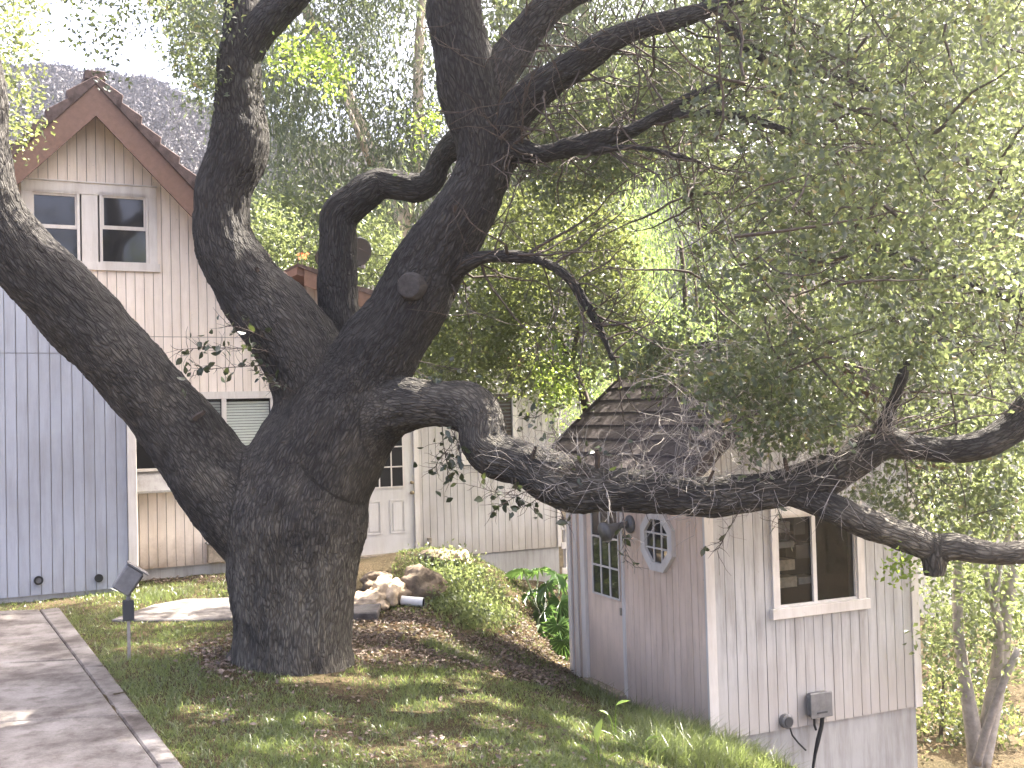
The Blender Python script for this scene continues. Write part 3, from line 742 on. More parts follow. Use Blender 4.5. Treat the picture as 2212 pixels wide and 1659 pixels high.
# satellite dishes on the roof of the wing
def dish(px, py, d, r, tilt, yaw, label):
    p = at(px, py, d)
    e = empty('satellite_dish', p, 0, label, 'satellite dish', 'satellite dishes on the house roof')
    mb = MB(); K, R = 28, 6; vs = []; fs = []
    rot = Matrix.Rotation(yaw, 3, 'Z') @ Matrix.Rotation(tilt, 3, 'X')
    for side_ in (0, 1):
        for i in range(R + 1):
            rr = r * i / R
            for k in range(K):
                th = 2 * math.pi * k / K
                v = rot @ Vector((rr * math.cos(th), -0.16 * r * (rr / r) ** 2 - 0.012 * side_, 1.08 * rr * math.sin(th)))
                vs.append(tuple(v))
    o = (R + 1) * K
    for s_ in (0, 1):
        for i in range(R):
            for k in range(K):
                q_ = (k + 1) % K; b0 = s_ * o
                fs.append((b0 + i * K + k, b0 + i * K + q_, b0 + (i + 1) * K + q_, b0 + (i + 1) * K + k))
    for k in range(K):
        q_ = (k + 1) % K; fs.append((R * K + k, R * K + q_, o + R * K + q_, o + R * K + k))
    mb.add(vs, fs); mb.build('reflector', MT['dishmetal'], e, smooth=True)
    bk = rot @ Vector((0, 0.10, 0))
    MB().tube([(0, 0, 0), tuple(bk), (bk[0], bk[1], -0.55 * r / 0.3), (bk[0], bk[1] + 0.05, -1.0 * r / 0.3)], 0.022, 8).build('mast', MT['dishmetal'], e)
    a = rot @ Vector((0, -0.01, -r * 1.0)); b2 = rot @ Vector((0, -0.42, -r * 0.55))
    MB().tube([tuple(a), tuple(b2)], 0.012, 6).build('feed_arm', MT['dishmetal'], e)
    c2 = rot @ Vector((0, -0.40, -r * 0.35))
    MB().tube([tuple(b2), tuple(c2)], 0.03, 8).build('receiver', MT['greymetal'], e)
dish(770, 543, 17.6, 0.245, 0.5, 0.5, 'larger dark satellite dish beside the crooked oak branch, on its right')
dish(702, 556, 18.2, 0.17, 0.5, 0.2, 'smaller satellite dish mostly hidden behind the crooked oak branch')

# ------------------------------------------------------------------ the shed
TS = math.radians(23.5)
SFr = frame_of(at(1537, 1601, 9.9), TS)
shed = empty('shed', SFr[0], TS, 'small white board shed with brown shingle roof under the oak limb', 'shed')
def Sf(x, y): return hit(SFr, x, y, 0.0)
def Sl(x, y): return hitx(SFr, x, y, 0.0)
Wd = Sf(1986, 1530)[0]; Ln = Sl(1240, 1400)[0]
EA = 0.26                                           # eave overhang
eave = hitx(SFr, 1180, 1003, -EA)
pitch = 0.86
zE = eave[1]                                        # roof surface height at the eave edge
def zR(s): return zE + pitch * (min(s, Wd - s) + EA)
zTop = zE + pitch * EA - 0.10
z0 = 0.0
wx0, wx1 = Sf(1676, 1200)[0], Sf(1846, 1200)[0]; wz0, wz1 = Sf(1760, 1303)[1], Sf(1700, 1113)[1]
fm = MB()
fm.prism([(0, z0), (wx0, z0), (wx0, zR(wx0) - 0.13), (0, zTop)], 0.03, 0.1); fm.prism([(wx1, z0), (Wd, z0), (Wd, zTop), (wx1, zR(wx1) - 0.13)], 0.03, 0.1)
fm.box(wx0, wx1, 0.03, 0.1, z0, wz0); fm.prism([(wx0, wz1), (wx1, wz1), (wx1, zR(wx1) - 0.13), (Wd / 2, zR(Wd / 2) - 0.12), (wx0, zR(wx0) - 0.13)], 0.03, 0.1)
front = fm.build('wall', MT['gap'], shed)
boards(front, 0.075, Wd - 0.08, lambda s: z0, lambda s: zR(s) - 0.115, [(wx0 - 0.07, wx1 + 0.07, wz0 - 0.09, wz1 + 0.08)], (), 0.0, MT['siding_s'], w=0.112)
bar(front, 'corner_board', -0.03, 0.072, z0 - 0.01, zTop - 0.02, -0.034, 0.0, MT['trim'])
bar(front, 'corner_board', Wd - 0.078, Wd + 0.02, z0 - 0.01, zTop - 0.02, -0.034, 0.0, MT['trim'])
left = swap(MB().box(0.03, Ln, 0.03, 0.1, z0, zTop)).build('wall', MT['gap'], shed)
sd0, sd1 = Sl(1352, 1400)[0], Sl(1276, 1400)[0]     # door (near edge, far edge) along the side
sz0 = Sl(1314, 1479)[1]; sz1 = sz0 + 2.03
boards(left, 0.012, Ln - 0.02, lambda s: z0 - 0.02, lambda s: zTop - 0.01, [(sd0 - 0.05, sd1 + 0.05, -9, sz1 + 0.06)], (), 0.0, MT['siding_sl_bounce'], side=True, w=0.112)
bar(left, 'corner_board', Ln - 0.06, Ln + 0.02, z0 - 0.02, zTop - 0.02, -0.05, -0.021, MT['trim'], side=True)
bar(left, 'corner_board', Ln - 0.21, Ln - 0.12, z0 - 0.02, zTop - 0.02, -0.04, -0.021, MT['trim'], side=True)
bar(shed, 'back_wall', 0.0, Wd, z0, zTop, Ln - 0.02, Ln + 0.06, MT['siding_s'])
bar(shed, 'side_wall', Wd - 0.1, Wd, z0, zTop, 0.11, Ln - 0.03, MT['siding_s'])
MB().box(0.03, Wd - 0.02, 0.03, Ln - 0.05, z0 - 1.3, z0 - 0.005).build('foundation', MT['found'], shed)
# roof: two slabs of shingle courses
for sg in (0, 1):
    fx = (lambda s: s) if sg == 0 else (lambda s: Wd - s)
    y0r, y1r = -0.22, Ln + 0.25
    poly = [(fx(-EA), zE - 0.01), (fx(-EA), zE - 0.09), (fx(Wd / 2), zR(Wd / 2) - 0.09), (fx(Wd / 2), zR(Wd / 2) - 0.01)]
    rf = MB().prism(poly, y0r + 0.01, y1r - 0.01).build('roof', MT['brown'], shed)
    n = 9; L = Wd / 2 + EA
    for i in range(n):
        a = -EA - 0.03 + i * L / n; b_ = a + L / n + 0.05
        za, zb_ = zE + pitch * (a + EA), zE + pitch * (b_ + EA)
        MB().prism([(fx(a), za + 0.0), (fx(b_), zb_ - 0.003), (fx(b_), zb_ + 0.012), (fx(a), za + 0.04)], y0r - 0.01, y1r).build('shingle_course', MT['shingle'], rf)
    for yy in (y0r - 0.035, y1r + 0.004):
        MB().prism([(fx(-EA - 0.03), zE + 0.055), (fx(-EA - 0.03), zE - 0.11), (fx(Wd / 2), zR(Wd / 2) - 0.10), (fx(Wd / 2), zR(Wd / 2) + 0.06)], yy, yy + 0.022).build('rake_board', MT['shingle'], rf)
bar(shed, 'ridge_cap', Wd / 2 - 0.09, Wd / 2 + 0.09, zR(Wd / 2) - 0.01, zR(Wd / 2) + 0.05, -0.24, Ln + 0.26, MT['shingle'])
bar(shed, 'fascia', -EA - 0.035, -EA - 0.012, zE - 0.13, zE - 0.012, -0.2, Ln + 0.22, MT['brown'])
# front window, two lights
w = MB()
for q in ((wx0 - 0.075, wx1 + 0.075, wz1, wz1 + 0.09), (wx0 - 0.075, wx0, wz0, wz1), (wx1, wx1 + 0.085, wz0, wz1)):
    w.box(q[0], q[1], -0.045, 0.01, q[2], q[3])
sw = w.build('window', MT['trim'], shed)
bar(sw, 'sill', wx0 - 0.11, wx1 + 0.12, wz0 - 0.10, wz0 - 0.001, -0.075, 0.0, MT['trim'])
xm = Sf(1755, 1200)[0]
quad(wx0, xm - 0.02, -0.003, wz0 + 0.02, wz1 - 0.02).build('pane', MT['clear'], sw)
quad(xm + 0.02, wx1, 0.009, wz0 + 0.02, wz1 - 0.02).build('pane', MT['clear'], sw)
s = MB(); s.box(xm - 0.022, xm + 0.022, -0.03, 0.0, wz0, wz1); s.box(wx0, xm - 0.022, -0.028, 0.0, wz0, wz0 + 0.022); s.box(xm + 0.022, wx1, -0.02, 0.006, wz0, wz0 + 0.022)
s.box(wx0, xm - 0.022, -0.028, 0.0, wz1 - 0.022, wz1); s.box(xm + 0.022, wx1, -0.02, 0.006, wz1 - 0.022, wz1); s.box(wx0, wx0 + 0.018, -0.026, 0, wz0 + 0.022, wz1 - 0.022); s.box(wx1 - 0.018, wx1, -0.02, 0.006, wz0 + 0.022, wz1 - 0.022)
s.build('sash', MT['trim'], sw)
MB().box(0.12, Wd - 0.12, 0.80, 0.82, wz0 - 0.4, wz1 + 0.3).build('room_dark', MT['dark'], sw)
rw = random.Random(3)
for (x0, x1, za, zb_) in ((0.25, 0.62, 0.10, 0.22), (0.28, 0.60, 0.30, 0.42), (0.22, 0.6, 0.56, 0.63), (0.3, 0.55, 0.74, 0.86), (0.62, 0.9, 0.42, 0.58), (0.60, 0.75, 0.70, 0.95), (0.64, 0.86, 0.12, 0.2)):
    xx0, xx1 = wx0 + (wx1 - wx0) * x0, wx0 + (wx1 - wx0) * x1
    MB().box(xx0, xx1, 0.45, 0.62, wz0 + (wz1 - wz0) * za, wz0 + (wz1 - wz0) * zb_).build('stored_box', [MT['dishmetal'], MT['wood'], MT['greymetal'], MT['greymetal']][rw.randrange(4)], sw)
# side door
door = swap(MB().box(sd0, sd1, -0.012, 0.03, sz0, sz1)).build('door', MT['siding_sl_bounce'], shed)
f = MB(); f.box(sd0 - 0.055, sd0 - 0.004, -0.035, 0.03, sz0 - 0.04, sz1 + 0.005); f.box(sd1 + 0.004, sd1 + 0.11, -0.05, 0.03, sz0 - 0.04, sz1 + 0.005); f.box(sd0 - 0.055, sd1 + 0.11, -0.035, 0.03, sz1 + 0.006, sz1 + 0.06)
swap(f).build('door_frame', MT['trim'], shed)
bar(shed, 'threshold', sd0 - 0.05, sd1 + 0.04, sz0 - 0.09, sz0 - 0.005, -0.10, 0.02, MT['wood'], side=True)
ga, gb_ = Sl(1343, 1290)[0], Sl(1286, 1290)[0]
gz0 = Sl(1314, 1287)[1]; gz1 = gz0 + 0.96
swap(MB().box(ga, gb_, -0.018, -0.013, gz0, gz1)).build('pane', MT['glass'], door)
mm = MB()
for k in range(4):
    x_ = ga + (gb_ - ga) * k / 3; mm.box(x_ - 0.009, x_ + 0.009, -0.03, -0.0185, gz0, gz1)
for k in range(4):
    z_ = gz0 + (gz1 - gz0) * k / 3; mm.box(ga - 0.01, gb_ + 0.01, -0.0315, -0.020, z_ - 0.009, z_ + 0.009)
swap(mm).build('muntins', MT['trim'], door)
kq = Sl(1345, 1321)
swap(MB().box(kq[0] - 0.014, kq[0] + 0.014, -0.03, -0.012, kq[1] - 0.04, kq[1] + 0.04)).build('latch_plate', MT['wood'], door, bevel=0.003)
# octagonal window
oc = Sl(1428, 1168); R0_, R1_ = 0.235, 0.325
mb = MB()
po = [(oc[0] + R1_ * math.cos(math.pi / 8 + k * math.pi / 4), oc[1] + R1_ * math.sin(math.pi / 8 + k * math.pi / 4)) for k in range(8)]
pi_ = [(oc[0] + R0_ * math.cos(math.pi / 8 + k * math.pi / 4), oc[1] + R0_ * math.sin(math.pi / 8 + k * math.pi / 4)) for k in range(8)]
for k in range(8):
    j = (k + 1) % 8; mb.prism([po[k], po[j], pi_[j], pi_[k]], -0.065, -0.018)
ow = swap(mb).build('octagon_window', MT['trim'], shed)
swap(MB().prism([(oc[0] + (p[0] - oc[0]) * 1.04, oc[1] + (p[1] - oc[1]) * 1.04) for p in pi_], -0.032, -0.021)).build('pane', MT['glass'], ow)
mm = MB()
for k in (-1, 1):
    mm.box(oc[0] + k * 0.075 - 0.008, oc[0] + k * 0.075 + 0.008, -0.044, -0.033, oc[1] - R0_ * 0.92, oc[1] + R0_ * 0.92)
    mm.box(oc[0] - R0_ * 0.92, oc[0] + R0_ * 0.92, -0.046, -0.034, oc[1] + k * 0.075 - 0.008, oc[1] + k * 0.075 + 0.008)
swap(mm).build('muntins', MT['trim'], ow)
# wall lamp with bell shade
q = Sl(1366, 1132)
lp = empty('wall_lamp', SFr[0] + SFr[2] * q[0] + SFr[1] * (-0.022) + np.array([0, 0, q[1]]), TS, 'grey bell-shaped wall lamp between shed door and octagonal window', 'lamp')
MB().tube([(0, 0, 0), (-0.02, 0, 0), (-0.035, 0, 0), (-0.045, 0, 0)], [0.095, 0.095, 0.075, 0.03], 20).build('wall_plate', MT['greymetal'], lp, smooth=True)
MB().tube([(-0.03, 0, 0), (-0.10, 0, -0.005), (-0.16, 0, -0.01)], [0.04, 0.032, 0.035], 12).build('arm', MT['greymetal'], lp, smooth=True)
sh = []; rr = [0.035, 0.048, 0.055, 0.06, 0.075, 0.10, 0.112, 0.106, 0.06]
for k, t in enumerate((0, .02, .06, .10, .15, .20, .235, .232, .12)): sh.append((-0.15 - t * 0.82, -0.03 - t * 0.1, -0.01 - t * 0.22))
MB().tube(sh, rr, 20).build('shade', MT['greymetal'], lp, smooth=True)
# utility boxes and cables on the front
q = Sf(1757, 1517)
ub = empty('utility_box', SFr[0] + SFr[1] * q[0] + SFr[2] * (-0.021) + np.array([0, 0, q[1]]), TS, 'grey metal utility box with rounded lid on the shed front', 'box')
MB().box(-0.125, 0.125, -0.09, 0.0, -0.115, 0.115).build('case', MT['greymetal'], ub, bevel=0.03)
MB().box(-0.132, 0.132, -0.105, -0.092, -0.12, 0.12).build('lid', MT['greymetal'], ub, bevel=0.006)
MB().box(-0.06, 0.06, -0.112, -0.106, -0.075, -0.06).build('name_plate', MT['dishmetal'], ub)
MB().tube([(-0.045, -0.04, -0.112), (-0.045, -0.04, -0.2), (-0.02, -0.03, -0.25)], 0.012, 8).build('conduit', MT['black'], ub)
MB().tube([(0.05, -0.05, -0.112), (0.03, -0.05, -0.22), (-0.01, -0.045, -0.34), (-0.05, -0.04, -0.48), (-0.11, -0.06, -0.66), (-0.13, -0.07, -0.9)], [0.022, 0.02, 0.022, 0.016, 0.012, 0.012], 8).build('cable', MT['black'], ub)
q = Sf(1692, 1555)
jb = empty('junction_box', SFr[0] + SFr[1] * q[0] + SFr[2] * (-0.021) + np.array([0, 0, q[1]]), TS, 'small round grey junction box beside the larger utility box on the shed', 'box')
MB().tube([(0, 0, 0), (0, -0.05, 0), (0, -0.06, 0)], [0.068, 0.068, 0.055], 18).build('case', MT['greymetal'], jb)
MB().tube([(0, -0.058, 0), (0, -0.07, 0)], [0.05, 0.046], 16).build('cover', MT['dishmetal'], jb)
MB().tube([(0.03, -0.03, -0.05), (0.06, -0.03, -0.14), (0.12, -0.04, -0.22), (0.2, -0.05, -0.30)], 0.009, 6).build('cable', MT['black'], jb)

# ------------------------------------------------------------------ the oak: trunk and limbs grown along chains, fused into one skin
def spline(chain, n=6):
    """chain of (x px, y px, r px, depth) -> smooth list of (point, radius)"""
    P = np.array([[*at(x, y, d), r * 1.07 * d / FPX] for x, y, r, d in chain])
    Q = np.vstack([2 * P[0] - P[1], P, 2 * P[-1] - P[-2]]); out = []
    for i in range(1, len(Q) - 2):
        for t in np.linspace(0, 1, n, endpoint=False):
            a, b, c, d = Q[i - 1], Q[i], Q[i + 1], Q[i + 2]
            out.append(0.5 * ((2 * b) + (c - a) * t + (2 * a - 5 * b + 4 * c - d) * t * t + (3 * b - a - 3 * c + d) * t ** 3))
    out.append(P[-1]); return np.array(out)
OAK = [
    # trunk with root flare
    [(637, 1520, 142, 9.55), (637, 1462, 128, 9.55), (633, 1400, 119, 9.55), (634, 1300, 121, 9.55), (636, 1200, 134, 9.55), (640, 1110, 148, 9.55), (668, 1020, 134, 9.55), (705, 940, 120, 9.55)],
    # limb leaning away over the lower left
    [(615, 1240, 50, 9.58), (552, 1130, 94, 9.53), (468, 1032, 88, 9.45), (390, 930, 78, 9.4), (290, 812, 72, 9.3), (205, 715, 71, 9.2), (133, 640, 69, 9.1), (48, 548, 66, 9.0), (-12, 450, 58, 8.9), (-34, 350, 52, 8.9), (-45, 200, 46, 8.9), (-60, 0, 42, 8.9), (-70, -200, 36, 9)],
    # second limb, bowed to the left then upright
    [(690, 1000, 60, 9.6), (690, 860, 90, 9.6), (655, 765, 84, 9.6), (595, 685, 76, 9.6), (530, 610, 68, 9.6), (488, 530, 60, 9.6), (482, 460, 55, 9.6), (490, 395, 56, 9.6), (512, 330, 57, 9.6), (519, 290, 56, 9.6), (517, 240, 46, 9.6), (514, 190, 41, 9.6), (522, 120, 41, 9.6), (522, 50, 34, 9.6), (515, -60, 29, 9.6), (505, -260, 22, 9.5)],
    [(524, 130, 36, 9.6), (556, 75, 36, 9.55), (600, 25, 34, 9.5), (650, -30, 30, 9.4), (730, -120, 24, 9.2), (800, -260, 18, 9.0)],
    # crooked branch between the limbs
    [(738, 800, 44, 9.75), (733, 720, 41, 9.8), (731, 620, 39, 9.85), (730, 530, 37, 9.85), (731, 472, 37, 9.85), (762, 440, 36, 9.85), (798, 412, 33, 9.85), (822, 398, 28, 9.85), (862, 402, 27, 9.8), (905, 404, 27, 9.8), (938, 386, 25, 9.75), (950, 350, 24, 9.7), (975, 318, 28, 9.6), (1015, 300, 34, 9.5)],
    # main limb to the upper right
    [(640, 1190, 50, 9.6), (672, 1060, 118, 9.53), (715, 950, 120, 9.5), (755, 868, 108, 9.5), (808, 775, 84, 9.45), (862, 695, 74, 9.4), (908, 610, 70, 9.4), (955, 530, 66, 9.35), (1000, 458, 61, 9.3), (1034, 395, 57, 9.3), (1046, 335, 57, 9.3), (1028, 250, 58, 9.3), (1007, 150, 57, 9.3), (986, 50, 54, 9.3), (978, -60, 50, 9.3), (990, -220, 42, 9.2), (1040, -420, 34, 9.0)],
    [(1060, 400, 36, 9.25), (1078, 340, 34, 9.2), (1095, 285, 34, 9.15), (1125, 230, 35, 9.1), (1180, 180, 33, 9.0), (1250, 135, 31, 8.9), (1315, 92, 27, 8.8), (1380, 62, 22, 8.7), (1460, 42, 19, 8.6), (1560, 10, 15, 8.4), (1680, -40, 11, 8.2)],
    [(1030, 230, 40, 9.3), (1075, 165, 38, 9.35), (1115, 100, 37, 9.4), (1155, 45, 33, 9.4), (1200, 8, 27, 9.4), (1270, -25, 22, 9.4), (1380, -70, 17, 9.3), (1500, -130, 12, 9.2)],
    [(1075, 325, 26, 9.2), (1115, 320, 22, 9.1), (1165, 334, 19, 9.0), (1230, 318, 19, 8.9), (1300, 300, 17, 8.8), (1375, 278, 14, 8.7), (1440, 238, 11, 8.6), (1510, 200, 9, 8.5), (1600, 175, 7, 8.3)],
    [(1225, 320, 12, 8.9), (1290, 326, 8, 8.8), (1360, 318, 7, 8.6), (1440, 330, 6, 8.5), (1520, 352, 5, 8.4)],
    [(950, 610, 30, 9.35), (1000, 575, 18, 9.2), (1045, 556, 13, 9.1), (1110, 554, 12, 9.0), (1175, 566, 11, 8.9), (1225, 598, 11, 8.85), (1265, 655, 10, 8.8), (1298, 715, 8, 8.75), (1325, 780, 6, 8.7)],
    # long limb to the right in front of the shed
    [(668, 1130, 40, 9.6), (715, 1015, 84, 9.53), (790, 915, 80, 9.4), (870, 876, 57, 9.25), (945, 873, 48, 9.1), (1005, 884, 48, 9.0), (1038, 912, 46, 8.9), (1040, 955, 44, 8.85), (1075, 985, 41, 8.8), (1130, 1002, 42, 8.7), (1195, 1035, 49, 8.6), (1260, 1055, 47, 8.5), (1330, 1062, 42, 8.4), (1420, 1066, 40, 8.35), (1520, 1076, 40, 8.3), (1620, 1068, 39, 8.25), (1710, 1048, 38, 8.2), (1785, 1024, 37, 8.2), (1848, 988, 35, 8.15), (1905, 955, 34, 8.1), (1970, 965, 28, 8.1), (2040, 972, 27, 8.05), (2110, 962, 27, 8.0), (2180, 928, 29, 8.0), (2240, 865, 30, 8.0), (2330, 760, 26, 8.0)],
    [(1690, 1058, 28, 8.2), (1755, 1080, 25, 8.15), (1810, 1104, 27, 8.1), (1870, 1130, 28, 8.1), (1940, 1155, 29, 8.1), (2010, 1180, 30, 8.1), (2070, 1184, 28, 8.05), (2140, 1196, 25, 8.0), (2220, 1190, 25, 8.0), (2320, 1165, 20, 8.0)],
    [(2015, 1180, 32, 8.1), (2018, 1215, 27, 8.1), (2020, 1245, 24, 8.1)],
    [(1900, 960, 26, 8.1), (1912, 915, 19, 8.1), (1930, 870, 13, 8.15), (1955, 800, 10, 8.2), (1990, 720, 8, 8.3), (2040, 640, 6, 8.4)],
    [(1855, 516, 7, 8.6), (1960, 560, 9, 8.4), (2079, 610, 11, 8.2), (2212, 650, 13, 8.0), (2300, 700, 15, 8.0), (2320, 770, 20, 8.0)],
    [(1560, 40, 13, 8.3), (1600, 88, 12, 8.3), (1650, 120, 11, 8.2), (1713, 142, 11, 8.2), (1800, 160, 9, 8.1), (1900, 210, 7, 8.0)],
    [(1420, 255, 10, 8.7), (1500, 246, 8, 8.5), (1600, 250, 8, 8.4), (1680, 275, 7, 8.3), (1760, 300, 6, 8.2)],
]
oak = empty('oak_tree', at(636, 1450, 9.55) * np.array([1, 1, 0]), 0, 'huge gnarled oak with forking dark limbs in front of the house', 'tree')
def in_oak(o): o.location = (-oak.location[0], -oak.location[1], -oak.location[2]); o.parent = oak; return o
SK = []
raw = MB()
for ci, ch in enumerate(OAK):
    S = spline(ch); SK.append(S)
    raw.tube(S[:, :3], [max(r, 0.012) for r in S[:, 3]], 14)
# root toes at the foot of the trunk
for (dx, dy, rr) in ((-0.46, 0.0, 0.2), (0.30, 0.3, 0.2), (-0.3, 0.35, 0.2)):
    b0 = at(634, 1330, 9.55); g0 = atz(636, 1452, 0.0) * 0 + np.array([b0[0] + dx, b0[1] + dy, 0])
    g0[2] = float(gz(g0[0], g0[1])) - 0.12
    S = np.array([[b0[0] + dx * 0.42, b0[1] + dy * 0.42, b0[2] + 0.15, 0.20], [b0[0] + dx * 0.62, b0[1] + dy * 0.62, 0.22, 0.2], [*g0, rr]])
    SK.append(S); raw.tube(S[:, :3], list(S[:, 3]), 12)
tmp = raw.build('oak_raw', MT['bark'])
md = tmp.modifiers.new('remesh', 'REMESH'); md.mode = 'VOXEL'; md.voxel_size = 0.0185
m2 = tmp.modifiers.new('smooth', 'SMOOTH'); m2.factor = 0.5; m2.iterations = 14
dg = bpy.context.evaluated_depsgraph_get()
tm = bpy.data.meshes.new_from_object(tmp.evaluated_get(dg)); tm.name = 'oak_trunk'
bpy.data.objects.remove(tmp)
V = np.empty(len(tm.vertices) * 3, np.float32); tm.vertices.foreach_get('co', V); V = V.reshape(-1, 3).astype(float)
# ease the crotches where the limbs leave the trunk
E_ = np.empty(len(tm.edges) * 2, np.int32); tm.edges.foreach_get('vertices', E_); E_ = E_.reshape(-1, 2)
deg = np.bincount(E_.ravel(), minlength=len(V)).astype(float)
wS = np.clip(1.35 - np.linalg.norm(V - at(690, 1010, 9.3), axis=1) / 0.85, 0, 1)[:, None] * 0.6
for _ in range(150):
    A3 = np.stack([np.bincount(E_[:, 0], V[E_[:, 1], k_], len(V)) + np.bincount(E_[:, 1], V[E_[:, 0], k_], len(V)) for k_ in range(3)], 1) / deg[:, None]
    V += (A3 - V) * wS
tm.vertices.foreach_set('co', V.astype(np.float32).ravel()); tm.update()
NR = np.empty(len(V) * 3, np.float32); tm.vertices.foreach_get('normal', NR); NR = NR.reshape(-1, 3).astype(float)
# bark coordinates: across the limb in metres, along it compressed, taken from the nearest stretch of chain
seg = []
for ci, S in enumerate(SK):
    L = 0.0; a = None
    for i in range(len(S) - 1):
        p, q = S[i, :3], S[i + 1, :3]; l = np.linalg.norm(q - p); t = (q - p) / (l + 1e-9)
        if a is None: a = np.array([0, 0, 1.0]) if abs(t[2]) < 0.9 else np.array([1.0, 0, 0])
        a = a - t * (a @ t); a = a / np.linalg.norm(a)
        seg.append((p, t, l, S[i, 3], S[i + 1, 3], a.copy(), np.cross(t, a), L, ci)); L += l
SCM = np.full((len(SK), len(V)), 9.0, np.float32); bestd = np.full(len(V), 1e9); BC = np.zeros((len(V), 3)); RAD = np.ones(len(V))
for p, t, l, r0, r1, a, b, L, ci in seg:
    R_ = l + 2.2 * max(r0, r1) + 0.05
    ix = np.nonzero((np.abs(V[:, 0] - p[0]) < R_) & (np.abs(V[:, 2] - p[2]) < R_) & (np.abs(V[:, 1] - p[1]) < R_))[0]
    if not len(ix): continue
    d = V[ix] - p; s = np.clip(d @ t, 0, l); e = d - s[:, None] * t
    dist = np.linalg.norm(e, axis=1); rad = r0 + (r1 - r0) * s / max(l, 1e-6); sc = dist / np.maximum(rad, 0.02)
    ix0 = ix; m = sc < bestd[ix]; ix = ix[m]; d = d[m]
    bestd[ix] = sc[m]; RAD[ix] = rad[m]
    BC[ix] = np.stack([d @ a + ci * 3.1, d @ b, (L + (d @ t)) * 0.20], -1)
    SCM[ci][ix0] = np.minimum(SCM[ci][ix0], sc)
at_b = tm.attributes.new('bark', 'FLOAT_VECTOR', 'POINT'); at_b.data.foreach_set('vector', BC.astype(np.float32).ravel())
_so = np.partition(SCM, 1, axis=0)[:2]; SEAM = np.clip((_so[1] - _so[0]) / 0.22, 0, 1)
disp = np.empty(len(V))
for i in range(len(V)):
    c = BC[i]; k = min(1.0, RAD[i] / 0.22)
    x, y, z = c; X_, Y_, Z_ = V[i]
    v = 0.046 * mn.noise((X_ * 2.3, Y_ * 2.3, Z_ * 1.9)) + 0.012 * mn.noise((X_ * 6, Y_ * 6, Z_ * 4))
    w_ = mn.noise((x * 15, y * 15, z * 20)); u_ = 0.015 * (1 - 2.4 * abs(w_))
    w_ = mn.noise((x * 29 + 5, y * 29, z * 36)); u_ += 0.007 * (1 - 2 * abs(w_))
    v += u_ * SEAM[i]
    disp[i] = v * (0.25 + 0.75 * k)
V2 = V + NR * disp[:, None]
tm.vertices.foreach_set('co', V2.astype(np.float32).ravel())
tm.polygons.foreach_set('use_smooth', np.ones(len(tm.polygons), bool)); tm.update()
tr_o = in_oak(link('trunk', tm, None))
tm.materials.clear(); tm.materials.append(MT['bark'])
# sawn-off stub with a bark collar
kp = at(882, 617, 9.0)
kd = (EYE - kp); kd = kd / np.linalg.norm(kd); kd = kd + np.array([-0.35, 0, 0.1]); kd /= np.linalg.norm(kd)
kn = MB().tube([kp - kd * 0.2, kp - kd * 0.04, kp - kd * 0.005, kp], [0.135, 0.118, 0.10, 0.08], 20)
in_oak(kn.build('sawn_stub', MT['cut'], None, smooth=False))
print('oak verts', len(V))

# ------------------------------------------------------------------ foliage tools
RS = np.random.RandomState(21)
def unit(v): return v / (np.linalg.norm(v, axis=-1, keepdims=True) + 1e-9)
def inpoly(X, Y, poly):
    poly = np.asarray(poly, float); ins = np.zeros(len(X), bool); j = len(poly) - 1
    for i in range(len(poly)):
        xi, yi = poly[i]; xj, yj = poly[j]
        c = ((yi > Y) != (yj > Y)) & (X < (xj - xi) * (Y - yi) / (yj - yi + 1e-12) + xi)
        ins ^= c; j = i
    return ins
def sample(poly, n, d0, d1, clump=0.0, cs=0.9, seed=0, edge=0.0):
    """points in the volume seen through a picture outline between two depths, thinned into clumps"""
    r = np.random.RandomState(seed + 100); p = np.asarray(poly, float); out = []
    lo, hi = p.min(0), p.max(0); got = 0
    while got < n:
        k = max(2000, (n - got) * 2)
        X = r.uniform(lo[0], hi[0], k); Y = r.uniform(lo[1], hi[1], k)
        D = (r.uniform(d0 ** 3, d1 ** 3, k)) ** (1 / 3.0)
        m = inpoly(X + r.normal(0, edge + 1e-6, k), Y + r.normal(0, edge + 1e-6, k), p)
        X, Y, D = X[m], Y[m], D[m]
        R_ = _F[None] + _R[None] * ((X - 1106) / FPX)[:, None] - _U[None] * ((Y - 829.5) / FPX)[:, None]
        Q = EYE + R_ * D[:, None]
        if clump:
            v = np.array([mn.noise(tuple(q / cs + seed * 7.3)) for q in Q])
            Q = Q[v > r.uniform(-0.55, -0.55 + clump, len(Q))]
        out.append(Q); got += len(Q)
    return np.vstack(out)[:n]
def leaves(name, P, Dr, size, asp, mat, parent=None, seed=0, fold=0.25, jit=0.3):
    """two-triangle folded leaves at P pointing along Dr"""
    r = np.random.RandomState(seed + 7); n = len(P)
    Dr = unit(Dr); S = size * r.uniform(1 - jit, 1 + jit, n)[:, None]
    rn = unit(r.normal(0, 1, (n, 3)) + np.array([0, 0, 0.35]))
    W = unit(np.cross(Dr, rn)); Nn = np.cross(W, Dr)
    b = P; t = P + Dr * S
    m_ = P + Dr * S * 0.45
    l = m_ + W * S * asp * 0.5 + Nn * S * asp * fold; q = m_ - W * S * asp * 0.5 + Nn * S * asp * fold
    Vv = np.stack([b, l, t, q], 1).reshape(-1, 3)
    i = np.arange(n)[:, None] * 4
    Ft = np.concatenate([i + np.array([[0, 2, 1]]), i + np.array([[0, 3, 2]])], 1).reshape(-1, 3)
    rn_ = np.repeat(np.clip(r.uniform(0, 1, n), 0, 1), 2)
    return link(name, mesh_np(name, Vv, Ft, False, rn_), mat, parent)
